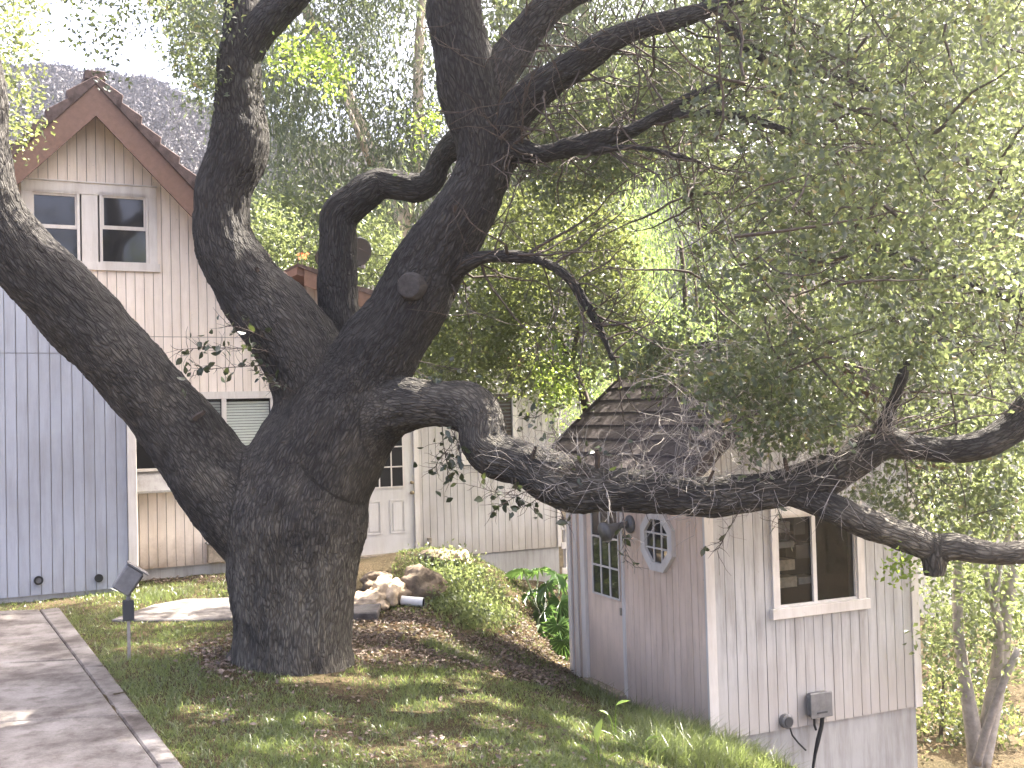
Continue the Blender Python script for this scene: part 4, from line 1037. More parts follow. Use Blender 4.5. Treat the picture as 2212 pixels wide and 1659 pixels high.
def clusters(Cn, per, rad, seed=0, droop=0.0, elong=1.0):
    """leaf positions and directions round cluster centres, set along a short twig"""
    r = np.random.RandomState(seed + 55); n = len(Cn)
    ax = r.normal(0, 1, (n, 3)); ax[:, 2] = ax[:, 2] * (1 - droop) - droop * 1.6; ax = unit(ax)
    t = r.uniform(-1, 1, (n, per))[..., None]
    P = Cn[:, None] + ax[:, None] * t * rad * elong + r.normal(0, rad * 0.42, (n, per, 3))
    Dr = ax[:, None] * 0.8 + r.normal(0, 0.75, (n, per, 3)); Dr[..., 2] -= droop * 1.2
    return P.reshape(-1, 3), Dr.reshape(-1, 3)
def crown(name, poly, n, d0, d1, per, rad, size, asp, mat, parent, seed, droop=0.0, elong=1.0, clump=0.9, cs=0.9, edge=8, pad=0.0, keepfn=None):
    Cn = sample(poly, max(1, n // per), d0, d1, clump, cs, seed, edge)
    P, Dr = clusters(Cn, per, rad, seed, droop, elong)
    k = sun_keep(P, pad)
    if keepfn is not None: k &= keepfn(P)
    P, Dr = P[k], Dr[k]
    o = leaves(name, P, Dr, size, asp, mat, parent, seed); return o
def stem(parent, name, chain, mat, k=7, n=4):
    S = spline(chain, n); return MB().tube(S[:, :3], list(np.maximum(S[:, 3], 0.003)), k).build(name, mat, parent, smooth=True)

# ------------------------------------------------------------------ sunlit spots (openings in the canopy)
for x, y, r in ((430, 1312, .28), (485, 1306, .30), (390, 1318, .16), (800, 1290, .20), (770, 1312, .15), (840, 1300, .15), (985, 1260, .42), (1030, 1300, .30), (940, 1225, .25),
                (880, 1352, .13), (935, 1378, .13), (985, 1400, .12), (1030, 1420, .10), (800, 1420, .09), (850, 1412, .08), (700, 1466, .10), (780, 1470, .11), (860, 1472, .12), (940, 1470, .12), (1020, 1468, .10), (1090, 1462, .08), (640, 1470, .08),
                (150, 1575, .16), (60, 1590, .16), (235, 1545, .15), (20, 1600, .14), (300, 1530, .1), (100, 1530, .09), (200, 1600, .10), (560, 1560, .12), (480, 1545, .10), (430, 1500, .07), (620, 1640, .14), (520, 1620, .10),
                (340, 1310, .13), (310, 1302, .1), (900, 1640, .10), (1000, 1620, .07), (760, 1655, .10), (1330, 1600, .16), (1240, 1640, .10), (1450, 1615, .2), (1560, 1635, .25), (1640, 1655, .25), (2000, 1650, .3), (1190, 1275, .13), (1210, 1330, .16), (330, 1268, .1)):
    lit(ground_hit(x, y) + np.array([0, 0, 0.05]), r)
_rl = np.random.RandomState(4)
for _ in range(64):
    lit(ground_hit(_rl.uniform(300, 1500), 1480 + 175 * _rl.rand() ** 0.7) + np.array([0, 0, 0.04]), _rl.uniform(0.06, 0.17))
for x, y, d, r in ((1072, 900, 8.75, .12), (572, 290, 9.35, .10), (560, 215, 9.4, .08), (810, 385, 9.7, .14), (760, 470, 9.6, .1), (130, 480, 8.9, .1), (200, 640, 8.9, .06), (555, 400, 9.3, .06), (620, 570, 9.3, .05),
                   (690, 150, 9.6, .45), (620, 95, 9.6, .2), (1190, 860, 12.2, .45), (1150, 780, 12.4, .3), (1450, 560, 16.2, .9), (1480, 700, 16.2, .7), (1400, 470, 16.5, .6), (600, 510, 20, .9), (870, 540, 21, .6), (380, 110, 9.5, .4), (960, 260, 9.5, .25), (930, 330, 9.5, .2),
                   (2080, 780, 8.2, .4), (1980, 820, 8.2, .3), (2150, 860, 8.2, .35), (2100, 650, 8.2, .3), (1860, 780, 8.3, .25), (1560, 620, 9.2, .2), (1230, 530, 12.5, .3), (1330, 900, 15, .4), (1290, 820, 15, .4)):
    lit(at(x, y, d), r)

# ------------------------------------------------------------------ hill and chaparral behind everything
SKY = np.array([(-2500, 200), (-300, 130), (50, 148), (230, 160), (330, 188), (480, 245), (700, 300), (1000, 325), (1400, 330), (1800, 320), (2300, 300), (4500, 330)], float)
na, nd = 150, 34
AZ = np.linspace(math.radians(-58), math.radians(58), na); DD = np.linspace(40, 95, nd)
HV = np.zeros((nd, na, 3))
for j, a in enumerate(AZ):
    px = 1106 + FPX * math.tan(a); yy = np.interp(px, SKY[:, 0], SKY[:, 1])
    top = (ray(px, yy)); top = 2.15 + top[2] / math.hypot(top[0], top[1]) * 95
    for i, d in enumerate(DD):
        t = (d - 40) / 55
        z = -0.6 + (top + 0.6) * (0.55 * t + 0.45 * t * t)
        z += 1.0 * mn.noise((a * 14, d / 16, 1.0)) * t + 0.5 * mn.noise((a * 40, d / 6, 2.0)) * t
        HV[i, j] = (d * math.sin(a), d * math.cos(a), z)
idx = np.arange(nd * na).reshape(nd, na)
Fh = np.stack([idx[:-1, :-1], idx[:-1, 1:], idx[1:, 1:], idx[1:, :-1]], -1).reshape(-1, 4)
tag(link('hill', mesh_np('hill', HV.reshape(-1, 3), Fh, True), MT['hillsoil']), 'steep brown hillside behind the house and trees', kind='structure')
ico = bmesh.new(); bmesh.ops.create_icosphere(ico, subdivisions=4, radius=1.0)
IV = np.array([v.co for v in ico.verts]); IF = np.array([[v.index for v in f.verts] for f in ico.faces]); ico.free()
ico = bmesh.new(); bmesh.ops.create_icosphere(ico, subdivisions=1, radius=1.0)
IV1 = np.array([v.co for v in ico.verts]); IF1 = np.array([[v.index for v in f.verts] for f in ico.faces]); ico.free()
rh = np.random.RandomState(8)
nb = 13000
px = np.where(rh.rand(nb) < 0.86, rh.uniform(-160, 640, nb), rh.uniform(1250, 1650, nb))
aa = np.arctan((px - 1106) / FPX); tt = rh.uniform(0.12, 1.0, nb) ** 0.8; dd = 40 + 55 * tt
fi = tt * (nd - 1); ii = np.minimum(nd - 2, fi.astype(int)); jj = np.clip(((aa - AZ[0]) / (AZ[1] - AZ[0])).astype(int), 0, na - 2); ff = fi - ii
zz = HV[ii, jj, 2] * (1 - ff) + HV[ii + 1, jj, 2] * ff
BP = np.stack([dd * np.sin(aa), dd * np.cos(aa), zz], 1); bs = rh.uniform(0.16, 0.50, nb) * (0.75 + 0.5 * tt)
per = 24
dirs = unit_ = rh.normal(0, 1, (nb, per, 3)); dirs = dirs / np.linalg.norm(dirs, axis=2, keepdims=True); dirs[..., 2] = np.abs(dirs[..., 2]) * 0.9
PP = BP[:, None] + dirs * (bs[:, None] * rh.uniform(0.55, 1.0, (nb, per)))[..., None]
ch = leaves('chaparral', PP.reshape(-1, 3), (dirs + rh.normal(0, 0.7, dirs.shape)).reshape(-1, 3), 0.26, 0.75, MT['chap'], None, 70, jit=0.4)
br = np.repeat(np.clip(np.repeat(rh.uniform(0, 1, nb), per) * 0.75 + rh.uniform(0, 0.25, nb * per), 0, 1), 2)
ch.data.attributes['rnd'].data.foreach_set('value', br.astype(np.float32))
tag(ch, 'grey-green chaparral scrub covering the hillside', 'scrub', kind='stuff')

# ------------------------------------------------------------------ trees behind
def tree(name, px, d, label, group, chains, mat):
    b = at(px, 900, d); b[2] = float(gz(b[0], b[1]))
    t = empty(name, b, 0, label, 'tree', group)
    for i, c in enumerate(chains):
        o = stem(t, 'trunk' if i == 0 else 'branch', c, mat); o.location = (-b[0], -b[1], -b[2])
    return t
def own(o, t):
    o.location = (-t.location[0], -t.location[1], -t.location[2]); o.parent = t; return o
G = 'trees behind the house'
t = tree('gum_tree', 850, 24, 'tall drooping gum tree behind the house roof, seen between the oak limbs', G,
         [[(872, 900, 26, 24), (868, 620, 24, 24), (858, 480, 20, 24), (800, 330, 14, 24), (740, 180, 11, 24), (660, 20, 9, 24), (640, -200, 6, 24)],
          [(862, 520, 16, 24), (900, 330, 13, 24), (905, 100, 10, 24), (930, -200, 7, 24)], [(800, 350, 8, 23.5), (770, 280, 6, 23), (745, 215, 4, 23)], [(885, 640, 12, 22.5), (905, 540, 10, 22.5), (915, 480, 8, 22.5)]], MT['eucbark'])
own(crown('crown', [(470, 235), (425, 190), (400, 90), (360, -30), (330, -420), (1000, -480), (1010, 60), (985, 330), (940, 500), (880, 560), (560, 575), (540, 500), (570, 430), (575, 330), (520, 270)],
          92000, 20.5, 27, 26, 0.55, 0.17, 0.22, MT['gum'], t, 1, droop=0.75, elong=1.6, clump=0.95, cs=2.0, edge=14), t)
t = tree('gum_tree', 1712, 20, 'gum tree with pale peeling trunk behind the shed, tallest in the glare', G,
         [[(1722, 1000, 27, 20), (1716, 780, 25, 20), (1712, 560, 24, 20), (1716, 400, 21, 20), (1720, 200, 18, 20), (1700, -50, 13, 20), (1690, -350, 8, 20)],
          [(1716, 380, 13, 20), (1800, 240, 10, 20), (1890, 60, 7, 20), (1960, -120, 5, 20)], [(1714, 330, 10, 20), (1620, 200, 8, 20.5), (1560, 20, 6, 21)]], MT['eucbark'])
gs = MB().tube([at(1734, 620, 19.75), at(1738, 540, 19.75), at(1736, 470, 19.75)], [0.06, 0.10, 0.05], 7).build('peeling_bark', MT['flower'], t); gs.location = -t.location
own(crown('crown', [(1480, 420), (1450, 260), (1500, 100), (1500, -500), (2350, -600), (2380, 500), (2200, 780), (1900, 830), (1800, 500), (1640, 440)], 52000, 18.5, 25, 26, 0.6, 0.19, 0.24, MT['gum'], t, 2, droop=0.7, elong=1.5, clump=1.0, cs=2.2, edge=20), t)
t = tree('gum_tree', 1300, 27, 'leafy gum tree in the middle distance over the shed roof', G,
         [[(1310, 900, 16, 27), (1300, 600, 14, 27), (1290, 300, 11, 27), (1260, 0, 8, 27)], [(1298, 420, 7, 27), (1360, 250, 6, 27), (1420, 100, 4, 27)]], MT['eucbark'])
own(crown('crown', [(1040, 330), (1090, 60), (1060, -400), (1560, -450), (1500, 140), (1560, 240), (1560, 420), (1330, 400), (1250, 480), (1100, 520)], 56000, 24, 31, 26, 0.7, 0.22, 0.26, MT['gum'], t, 3, droop=0.6, elong=1.4, clump=1.05, cs=2.4, edge=16), t)
t = tree('pepper_tree', 1450, 16.6, 'bright green weeping pepper tree behind the shed roof', G,
         [[(1476, 960, 7, 16.6), (1478, 780, 6, 16.6), (1480, 640, 5, 16.6), (1470, 520, 4, 16.6)], [(1510, 900, 4, 16.9), (1508, 700, 3, 16.9), (1500, 600, 3, 16.9)]], MT['twigdark'])
own(crown('crown', [(1330, 440), (1420, 405), (1560, 440), (1610, 560), (1590, 760), (1480, 800), (1340, 780), (1310, 600)], 30000, 15.5, 18, 30, 0.36, 0.075, 0.2, MT['pepper'], t, 4, droop=0.9, elong=2.0, clump=0.8, cs=0.8, edge=10), t)
t = tree('live_oak', 1150, 13, 'dense dark young live oak between the house wing and big limb', G,
         [[(1300, 1420, 13, 14.2), (1292, 1180, 12, 14.2), (1280, 980, 11, 14.1), (1262, 860, 10, 14), (1225, 770, 8, 13.7), (1180, 680, 6, 13.4)], [(1235, 790, 6, 13.7), (1250, 700, 5, 13.4), (1270, 600, 3, 13)], [(1215, 750, 5, 13.6), (1100, 700, 4, 13.3), (1010, 720, 3, 13.2), (940, 660, 3, 13.2)]], MT['twigdark'])
own(crown('crown', [(905, 600), (980, 620), (1040, 540), (1090, 430), (1250, 400), (1340, 470), (1400, 690), (1390, 760), (1320, 800), (1220, 850), (1195, 900), (1150, 850), (1080, 835), (1000, 850), (905, 820), (880, 720)],
          38000, 11.6, 14.6, 18, 0.2, 0.066, 0.52, MT['oakb'], t, 5, clump=0.8, cs=0.7, edge=8), t)
t = tree('shade_tree', 700, 21, 'leafy tree low behind the roof edge between the oak limbs', G, [[(640, 900, 10, 21), (640, 650, 8, 21), (650, 500, 5, 21)]], MT['twigdark'])
own(crown('crown', [(540, 430), (640, 400), (760, 440), (860, 520), (880, 620), (820, 660), (690, 640), (600, 580), (540, 520)], 17000, 19.2, 22.5, 22, 0.35, 0.1, 0.38, MT['bush'], t, 6, clump=0.9, cs=1.1, edge=8), t)
t = tree('street_tree', 2050, 30, 'pale far tree mass high in the sun glare at the right', G,
         [[(2080, 1000, 18, 30), (2060, 600, 15, 30), (2050, 200, 11, 30), (2040, -300, 6, 30)]], MT['twigdark'])
own(crown('crown', [(1580, 640), (1640, 380), (1720, 100), (1800, -700), (2900, -800), (2800, 700), (2200, 1050), (1750, 1000)], 50000, 27, 36, 26, 1.0, 0.30, 0.45, MT['bush'], t, 7, clump=1.0, cs=3.0, edge=20), t)
t = tree('leafy_tree', -20, 11, 'dark small-leaved tree at the far left beside the gable', G,
         [[(-80, 900, 14, 11), (-70, 400, 12, 11), (-40, 200, 8, 11), (-10, 20, 6, 11), (0, -200, 4, 11)]], MT['twigdark'])
own(crown('crown', [(-180, -150), (70, -120), (78, 0), (95, 60), (60, 120), (98, 170), (70, 230), (96, 280), (40, 300), (22, 330), (0, 330), (-180, 330)], 6500, 10, 12, 18, 0.2, 0.06, 0.5, MT['oakb'], t, 9, clump=0.9, cs=0.6, edge=10), t)

# ------------------------------------------------------------------ the oak's own foliage and canopy added for shade
def off_trunk(P):
    """leave the bare stretches of the big limbs clear of leaves"""
    k = np.ones(len(P), bool)
    for S in SK[:9] + SK[11:13]:
        c = S[::3]
        for q in c:
            if q[3] > 0.06: k &= np.linalg.norm(P - q[:3], axis=1) > q[3] + 0.05
    return k
right = [(1500, 170), (1540, -20), (1560, -250), (2400, -300), (2420, 790), (2212, 820), (2060, 830), (1930, 820), (1820, 830), (1680, 840), (1560, 740), (1500, 640), (1510, 540), (1480, 420), (1490, 330), (1480, 240)]
ob = own(crown('crown', right, 72000, 6.6, 11.5, 26, 0.13, 0.058, 0.56, MT['oak'], oak, 10, clump=1.2, cs=0.85, edge=22, keepfn=off_trunk), oak)
def more(poly, n, d0, d1, seed, **kw):
    a = dict(pad=0.0, per=14, rad=0.13, size=0.055, asp=0.55, mat=MT['oak'], clump=0.8, cs=0.5, edge=8, keepfn=off_trunk); a.update(kw)
    return own(crown('foliage', poly, n, d0, d1, a['per'], a['rad'], a['size'], a['asp'], a['mat'], oak, seed, clump=a['clump'], cs=a['cs'], edge=a['edge'], pad=a['pad'], keepfn=a['keepfn']), oak)
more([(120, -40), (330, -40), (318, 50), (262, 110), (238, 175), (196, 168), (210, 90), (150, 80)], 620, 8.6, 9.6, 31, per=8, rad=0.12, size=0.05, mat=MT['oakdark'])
more([(335, -40), (500, -40), (488, 90), (470, 160), (440, 235), (400, 160), (350, 80)], 2200, 8.8, 10, 32, size=0.05)
more([(630, 80), (700, 60), (755, 150), (745, 200), (690, 215), (640, 170), (575, 170), (590, 130)], 760, 9.0, 9.9, 33, mat=MT['weed'], size=0.05)
more([(920, 230), (975, 240), (985, 290), (930, 310), (870, 350), (880, 300)], 220, 9.4, 9.9, 34, mat=MT['weed'], size=0.05)
more([(1045, -80), (1220, -80), (1170, 40), (1120, 120), (1080, 190), (1060, 90)], 1800, 9.6, 11.5, 35)
more([(1110, 330), (1180, 240), (1330, 130), (1460, 60), (1500, 200), (1440, 330), (1300, 420), (1150, 430)], 19000, 9.2, 11.8, 36, clump=1.05)
more([(1560, 780), (1700, 830), (1880, 860), (2212, 880), (2300, 960), (2212, 1000), (1990, 1010), (1860, 930), (1700, 960), (1560, 900)], 5200, 8.25, 9.8, 37, size=0.062)
more([(1430, 770), (1600, 760), (1800, 800), (1870, 860), (1850, 930), (1720, 985), (1640, 1000), (1570, 930), (1500, 880)], 3600, 7.4, 8.9, 42, size=0.058)
more([(1190, 555), (1290, 600), (1370, 720), (1380, 800), (1300, 830), (1245, 720)], 900, 8.7, 9.6, 43)
more([(1740, 1040), (1900, 1000), (2212, 1010), (2300, 1130), (2212, 1170), (2050, 1150), (1900, 1130), (1800, 1080)], 2800, 8.2, 9.6, 38, size=0.06)
more([(1905, 1190), (1975, 1200), (1985, 1240), (1960, 1262), (1915, 1240)], 110, 7.9, 8.1, 39, per=6, rad=0.07, mat=MT['weed'])
more([(1180, 720), (1235, 760), (1250, 850), (1225, 905), (1180, 860), (1150, 790)], 520, 11.2, 12.2, 40, mat=MT['weed'], size=0.06)

more([(1480, 60), (1800, -60), (2250, -60), (2300, 520), (2000, 640), (1700, 560), (1520, 330)], 20000, 11.3, 15, 44, per=20, rad=0.22, size=0.10, clump=0.9, cs=0.9, keepfn=None)  # foliage added to shade the shed roof; also fills the crown behind
more([(900, -170), (1300, -190), (2500, -360), (2700, -1500), (1900, -1600), (1250, -1000), (950, -500)], 22000, 7.5, 15, 41, per=20, rad=0.3, size=0.19, clump=0.9, cs=1.2, keepfn=None, pad=0.07)  # out-of-view canopy with oversized leaves, added to shade path and lawn
more([(950, -130), (1400, -160), (1600, -600), (1050, -560)], 5000, 13, 17, 45, per=20, rad=0.35, size=0.2, clump=0.7, cs=1.2, keepfn=None, pad=0.07)  # unseen foliage added to shade the far end of the path
more([(1300, 790), (1420, 700), (1600, 690), (1800, 740), (1850, 800), (1700, 860), (1560, 860), (1440, 830)], 6500, 8.4, 9.8, 46, size=0.058)

# twigs: bare tangles over the long limb and fine branching through the crown
def twig_mesh(items, name, mat, parent):
    mb = MB()
    for pts, r0, r1 in items: mb.tube(pts, list(np.linspace(r0, r1, len(pts))), 4, caps=False)
    o = mb.build(name, mat, parent); return o
def wander(p, d, L, n, r, wob, grav=0.0):
    pts = [p]; d = d / np.linalg.norm(d)
    for i in range(n):
        d = d + r.normal(0, wob, 3) + np.array([0, 0, -grav]); d /= np.linalg.norm(d)
        pts.append(pts[-1] + d * L / n)
    return pts
rt = np.random.RandomState(77)
it = []
limb = SK[11]
for i in range(300):
    q = limb[rt.randint(int(len(limb) * .36), int(len(limb) * .78))]
    p = q[:3] + unit(np.array([rt.normal(0, .6), -0.7, rt.normal(0.5, .5)])) * q[3] * 0.9
    d = np.array([rt.normal(0.1, 0.9), rt.normal(-0.25, 0.5), rt.normal(0.5, 0.8)])
    L = rt.uniform(0.15, 0.65); pts = wander(p, d, L, 6, rt, 0.28, -0.02)
    it.append((pts, rt.uniform(0.0022, 0.0045), 0.001))
    for _ in range(2):
        k = rt.randint(2, 6); it.append((wander(pts[k], d + rt.normal(0, 0.8, 3), L * rt.uniform(.25, .55), 4, rt, 0.3), 0.0018, 0.0008))
for i in range(150):        # hanging tangle above the limb
    p = at(rt.uniform(1420, 1720), rt.uniform(740, 960), rt.uniform(8.0, 9.2)); d = np.array([rt.normal(0, .8), rt.normal(0, .6), rt.normal(-0.4, .6)])
    pts = wander(p, d, rt.uniform(0.3, 0.8), 7, rt, 0.25); it.append((pts, 0.003, 0.001))
    for _ in range(2):
        k = rt.randint(2, 6); it.append((wander(pts[k], rt.normal(0, 1, 3), rt.uniform(.1, .35), 4, rt, 0.3), 0.0018, 0.0008))
own(twig_mesh(it, 'bare_twigs', MT['twig'], oak), oak)
it = []
for S in SK[6:11] + SK[14:18]:
    for q in S[2::3]:
        for _ in range(2):
            d = np.array([rt.normal(0.5, .8), rt.normal(-0.1, .8), rt.normal(0.0, .7)]); L = rt.uniform(0.4, 1.3)
            pts = wander(q[:3], d, L, 8, rt, 0.2); it.append((pts, min(q[3] * 0.4, rt.uniform(0.006, 0.016)), 0.002))
            for _ in range(3):
                k = rt.randint(2, 8); it.append((wander(pts[k], d + rt.normal(0, .8, 3), L * .5, 5, rt, 0.25), 0.005, 0.0015))
for p in sample(right, 260, 7, 10.5, seed=900):
    pts = wander(p, rt.normal(0, 1, 3), rt.uniform(.5, 1.6), 8, rt, 0.2); it.append((pts, rt.uniform(0.005, 0.016), 0.002))
    for _ in range(3):
        k = rt.randint(1, 8); it.append((wander(pts[k], rt.normal(0, 1, 3), rt.uniform(.2, .5), 5, rt, 0.25), 0.004, 0.0015))
for (px_, py_, d_, r_, L_) in ((1290, 1010, 8.25, 0.022, 0.16), (1530, 1040, 8.1, 0.018, 0.12), (1700, 1015, 8.1, 0.02, 0.14), (420, 905, 9.1, 0.03, 0.12), (985, 470, 9.1, 0.03, 0.14), (560, 600, 9.4, 0.025, 0.12), (1150, 990, 8.5, 0.02, 0.12), (1080, 300, 9.0, 0.02, 0.13)):
    p = at(px_, py_, d_); it.append((wander(p, np.array([rt.normal(0, .5), -0.6, 0.6]), L_, 3, rt, 0.1), r_, r_ * 0.7))
own(twig_mesh(it, 'branchlets', MT['twigdark'], oak), oak)

# sprays whose leaves can be told apart: every leaf its own piece
def leaf_shape(seed):
    r = random.Random(seed); pr = [(0, 0), (0.12, 0.10), (0.30, 0.25), (0.5, 0.29), (0.72, 0.23), (0.9, 0.10), (1.0, 0)]
    vs = []; fs = []
    for x, w_ in pr: vs.append((x, 0, -0.10 * x * x))
    nL = len(pr)
    for sg in (1, -1):
        for x, w_ in pr[1:-1]: vs.append((x, sg * w_ * r.uniform(0.9, 1.12), 0.09 * w_ / 0.29 - 0.10 * x * x))
    a, b = nL, nL + nL - 2
    for o_, sg in ((a, 1), (b, -1)):
        ids = [0] + list(range(o_, o_ + nL - 2)) + [nL - 1]
        for i in range(nL - 1):
            q = [i, i + 1, ids[i + 1], ids[i]]; q = list(dict.fromkeys(q))
            if len(q) < 3: continue
            fs.append(tuple(q if sg < 0 else q[::-1]))
    me = bpy.data.meshes.new('leaf'); me.from_pydata(vs, [], fs); me.update()
    a_ = me.attributes.new('rnd', 'FLOAT', 'FACE'); a_.data.foreach_set('value', np.full(len(fs), r.uniform(0.05, 0.85), np.float32))
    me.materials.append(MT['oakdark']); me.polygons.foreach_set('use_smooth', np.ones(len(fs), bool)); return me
LM = [leaf_shape(k) for k in range(6)]
NLEAF = [0]
def spray(stems, nleaf, size, seed):
    """stems: lists of (x,y,depth) picture points; leaves in small rosettes towards the tips"""
    r = np.random.RandomState(seed); it = []; tips = []
    for s in stems:
        S = spline([(x, y, 1.0, d) for x, y, d in s], 5)[:, :3]; it.append((list(S), 0.005, 0.002))
        for k in range(2, len(S)):
            for _ in range(2 if k > len(S) // 3 else 1):
                d = (S[k] - S[k - 1]); d = d / np.linalg.norm(d) + r.normal(0, 0.8, 3)
                w_ = wander(S[k], d, r.uniform(0.06, 0.22), 4, r, 0.25); it.append((w_, 0.0025, 0.001)); tips += [w_[-1], w_[2]]
    sp = own(twig_mesh(it, 'twig_spray', MT['twigdark'], oak), oak)
    for i in range(nleaf):
        p = tips[r.randint(len(tips))] + r.normal(0, 0.012, 3)
        d = Vector(r.normal(0, 1, 3)) + Vector((0, 0, -0.25)); d.normalize()
        z = Vector(r.normal(0, 1, 3)); x = d; y = z.cross(x).normalized(); z = x.cross(y)
        o = bpy.data.objects.new('leaf', LM[r.randint(len(LM))]); C.objects.link(o)
        s_ = size * r.uniform(0.8, 1.45)
        mt = Matrix((( x[0], y[0], z[0], 0), (x[1], y[1], z[1], 0), (x[2], y[2], z[2], 0), (0, 0, 0, 1)))
        o.parent = sp
        o.matrix_basis = Matrix.Translation(Vector(p)) @ mt @ Matrix.Diagonal((s_, s_, s_, 1)); NLEAF[0] += 1
D9 = 9.0
spray([[(605, 770, 9.3), (560, 755, 9.1), (500, 752, D9), (440, 752, D9), (385, 755, D9)], [(590, 740, 9.3), (540, 715, 9.1), (490, 700, D9)], [(600, 790, 9.3), (550, 790, 9.1), (480, 795, D9), (420, 800, D9)], [(610, 800, 9.3), (585, 810, 9.2), (550, 800, 9.1)]], 92, 0.062, 1)
spray([[(640, 850, 9.2), (615, 835, 9.1), (592, 828, 9.0)]], 7, 0.05, 2)
spray([[(955, 918, 8.9), (958, 960, 8.8), (965, 1000, 8.75), (970, 1045, 8.7)], [(985, 922, 8.9), (975, 960, 8.8), (950, 990, 8.75), (940, 1010, 8.75)], [(970, 920, 8.9), (990, 960, 8.8), (995, 1000, 8.75)]], 62, 0.058, 3)
spray([[(1170, 1035, 8.5), (1130, 1050, 8.45), (1085, 1065, 8.4), (1025, 1050, 8.4)], [(1160, 1050, 8.5), (1110, 1075, 8.4), (1070, 1100, 8.4)], [(1180, 1060, 8.5), (1150, 1085, 8.4), (1130, 1095, 8.4)]], 40, 0.065, 4)
spray([[(1190, 880, 9.4), (1160, 900, 9.3), (1135, 903, 9.3)]], 12, 0.065, 5)
spray([[(1345, 1095, 8.1), (1350, 1150, 8.05), (1352, 1210, 8.0)]], 9, 0.07, 6)
spray([[(1205, 985, 8.5), (1200, 950, 8.5), (1195, 930, 8.5)]], 8, 0.055, 7)
spray([[(1240, 1000, 8.3), (1280, 980, 8.2), (1320, 990, 8.2)]], 10, 0.055, 17)
spray([[(1180, 1010, 8.4), (1210, 1020, 8.3), (1235, 1012, 8.3)]], 8, 0.055, 18)
spray([[(1210, 1100, 8.4), (1215, 1115, 8.35), (1212, 1125, 8.3)]], 6, 0.07, 8)
spray([[(1660, 1060, 8.0), (1690, 1120, 7.9), (1700, 1150, 7.9)]], 4, 0.06, 9)
spray([[(1600, 1100, 8.0), (1570, 1150, 7.9), (1550, 1190, 7.9)]], 5, 0.06, 19)
spray([[(900, 800, 9.2), (930, 820, 9.1), (960, 835, 9.0)], [(905, 780, 9.2), (950, 790, 9.1), (1000, 800, 9.0)]], 30, 0.05, 10)

# ------------------------------------------------------------------ shrubs
def shrub(name, px, py, d, label, cat, chains, mat, group=None):
    b = at(px, py, d); b[2] = float(gz(b[0], b[1])); t = empty(name, b, 0, label, cat, group)
    for i, c in enumerate(chains): own(stem(t, 'stem', c, mat), t)
    return t
t = shrub('fine_leaved_bush', 1290, 960, 15.4, 'feathery bright green bush against the shed roof edge', 'bush', [[(1290, 1180, 4, 15.4), (1292, 1000, 4, 15.4), (1300, 860, 3, 15.4)], [(1292, 1050, 3, 15.4), (1340, 850, 2, 15.4)]], MT['twigdark'])
own(crown('foliage', [(1185, 830), (1250, 780), (1340, 720), (1420, 690), (1450, 760), (1400, 860), (1300, 950), (1215, 970)], 9000, 14.6, 16, 20, 0.22, 0.06, 0.22, MT['pepper'], t, 51, droop=0.5, clump=0.7, cs=0.5), t)
t = shrub('multi_stemmed_shrub', 2110, 1600, 11.0, 'tall leafy shrub with several crooked stems beside the shed corner', 'shrub',
          [[(2118, 1750, 22, 11), (2112, 1640, 20, 11), (2090, 1500, 14, 11), (2072, 1380, 11, 11), (2070, 1250, 10, 11), (2085, 1100, 8, 11), (2100, 950, 6, 11)],
           [(2118, 1660, 20, 11), (2138, 1560, 19, 11), (2160, 1440, 18, 11), (2175, 1300, 15, 11), (2205, 1150, 12, 11)], [(2150, 1480, 12, 11), (2160, 1380, 10, 10.9), (2150, 1300, 8, 10.8), (2165, 1200, 6, 10.8), (2200, 1100, 5, 10.8)],
           [(2155, 1330, 7, 10.8), (2135, 1270, 6, 10.8), (2125, 1180, 5, 10.8)], [(2110, 1650, 10, 10.8), (2130, 1580, 9, 10.7), (2165, 1480, 8, 10.6), (2200, 1400, 7, 10.6)]], MT['twig'])
own(crown('foliage', [(1990, 1010), (2320, 1000), (2320, 1480), (2200, 1500), (2140, 1440), (2060, 1480), (1995, 1420)], 7600, 10.0, 12.6, 14, 0.16, 0.07, 0.5, MT['bush'], t, 52, clump=0.95, cs=0.6, edge=10), t)
t = shrub('dark_shrub', 2020, 1560, 12.4, 'low dark shrub in shade at the foot of the shed corner', 'shrub', [[(2030, 1640, 5, 12.4), (2035, 1540, 4, 12.4), (2040, 1450, 3, 12.4)]], MT['twigdark'])
own(crown('foliage', [(1975, 1480), (2050, 1440), (2140, 1470), (2200, 1560), (2190, 1640), (2050, 1650), (1975, 1620)], 3000, 11.8, 13.2, 14, 0.16, 0.07, 0.5, MT['oakb'], t, 53, clump=0.6, cs=0.6), t)
t = shrub('back_shrub', 2100, 1400, 15, 'pale sunlit shrubs further back behind the shed', 'shrub', [[(2100, 1600, 6, 15), (2105, 1400, 5, 15), (2100, 1200, 3, 15)]], MT['twig'])
own(crown('foliage', [(1960, 880), (2400, 860), (2400, 1400), (2120, 1400), (2000, 1350)], 7000, 14, 17.5, 16, 0.24, 0.09, 0.5, MT['bush'], t, 54, clump=1.0, cs=0.9, edge=12), t)
p0 = at(1950, 1500, 18.5); gw = empty('garden_wall', (p0[0], p0[1], -1.9), TS, 'pale rendered garden wall seen behind the shrubs at the right edge', 'wall')
MB().box(0, 7, 0, 0.2, -0.3, 2.1).build('wall_face', MT['found'], gw); MB().box(-0.04, 7.04, -0.05, 0.25, 2.1, 2.2).build('coping', MT['concrete'], gw)

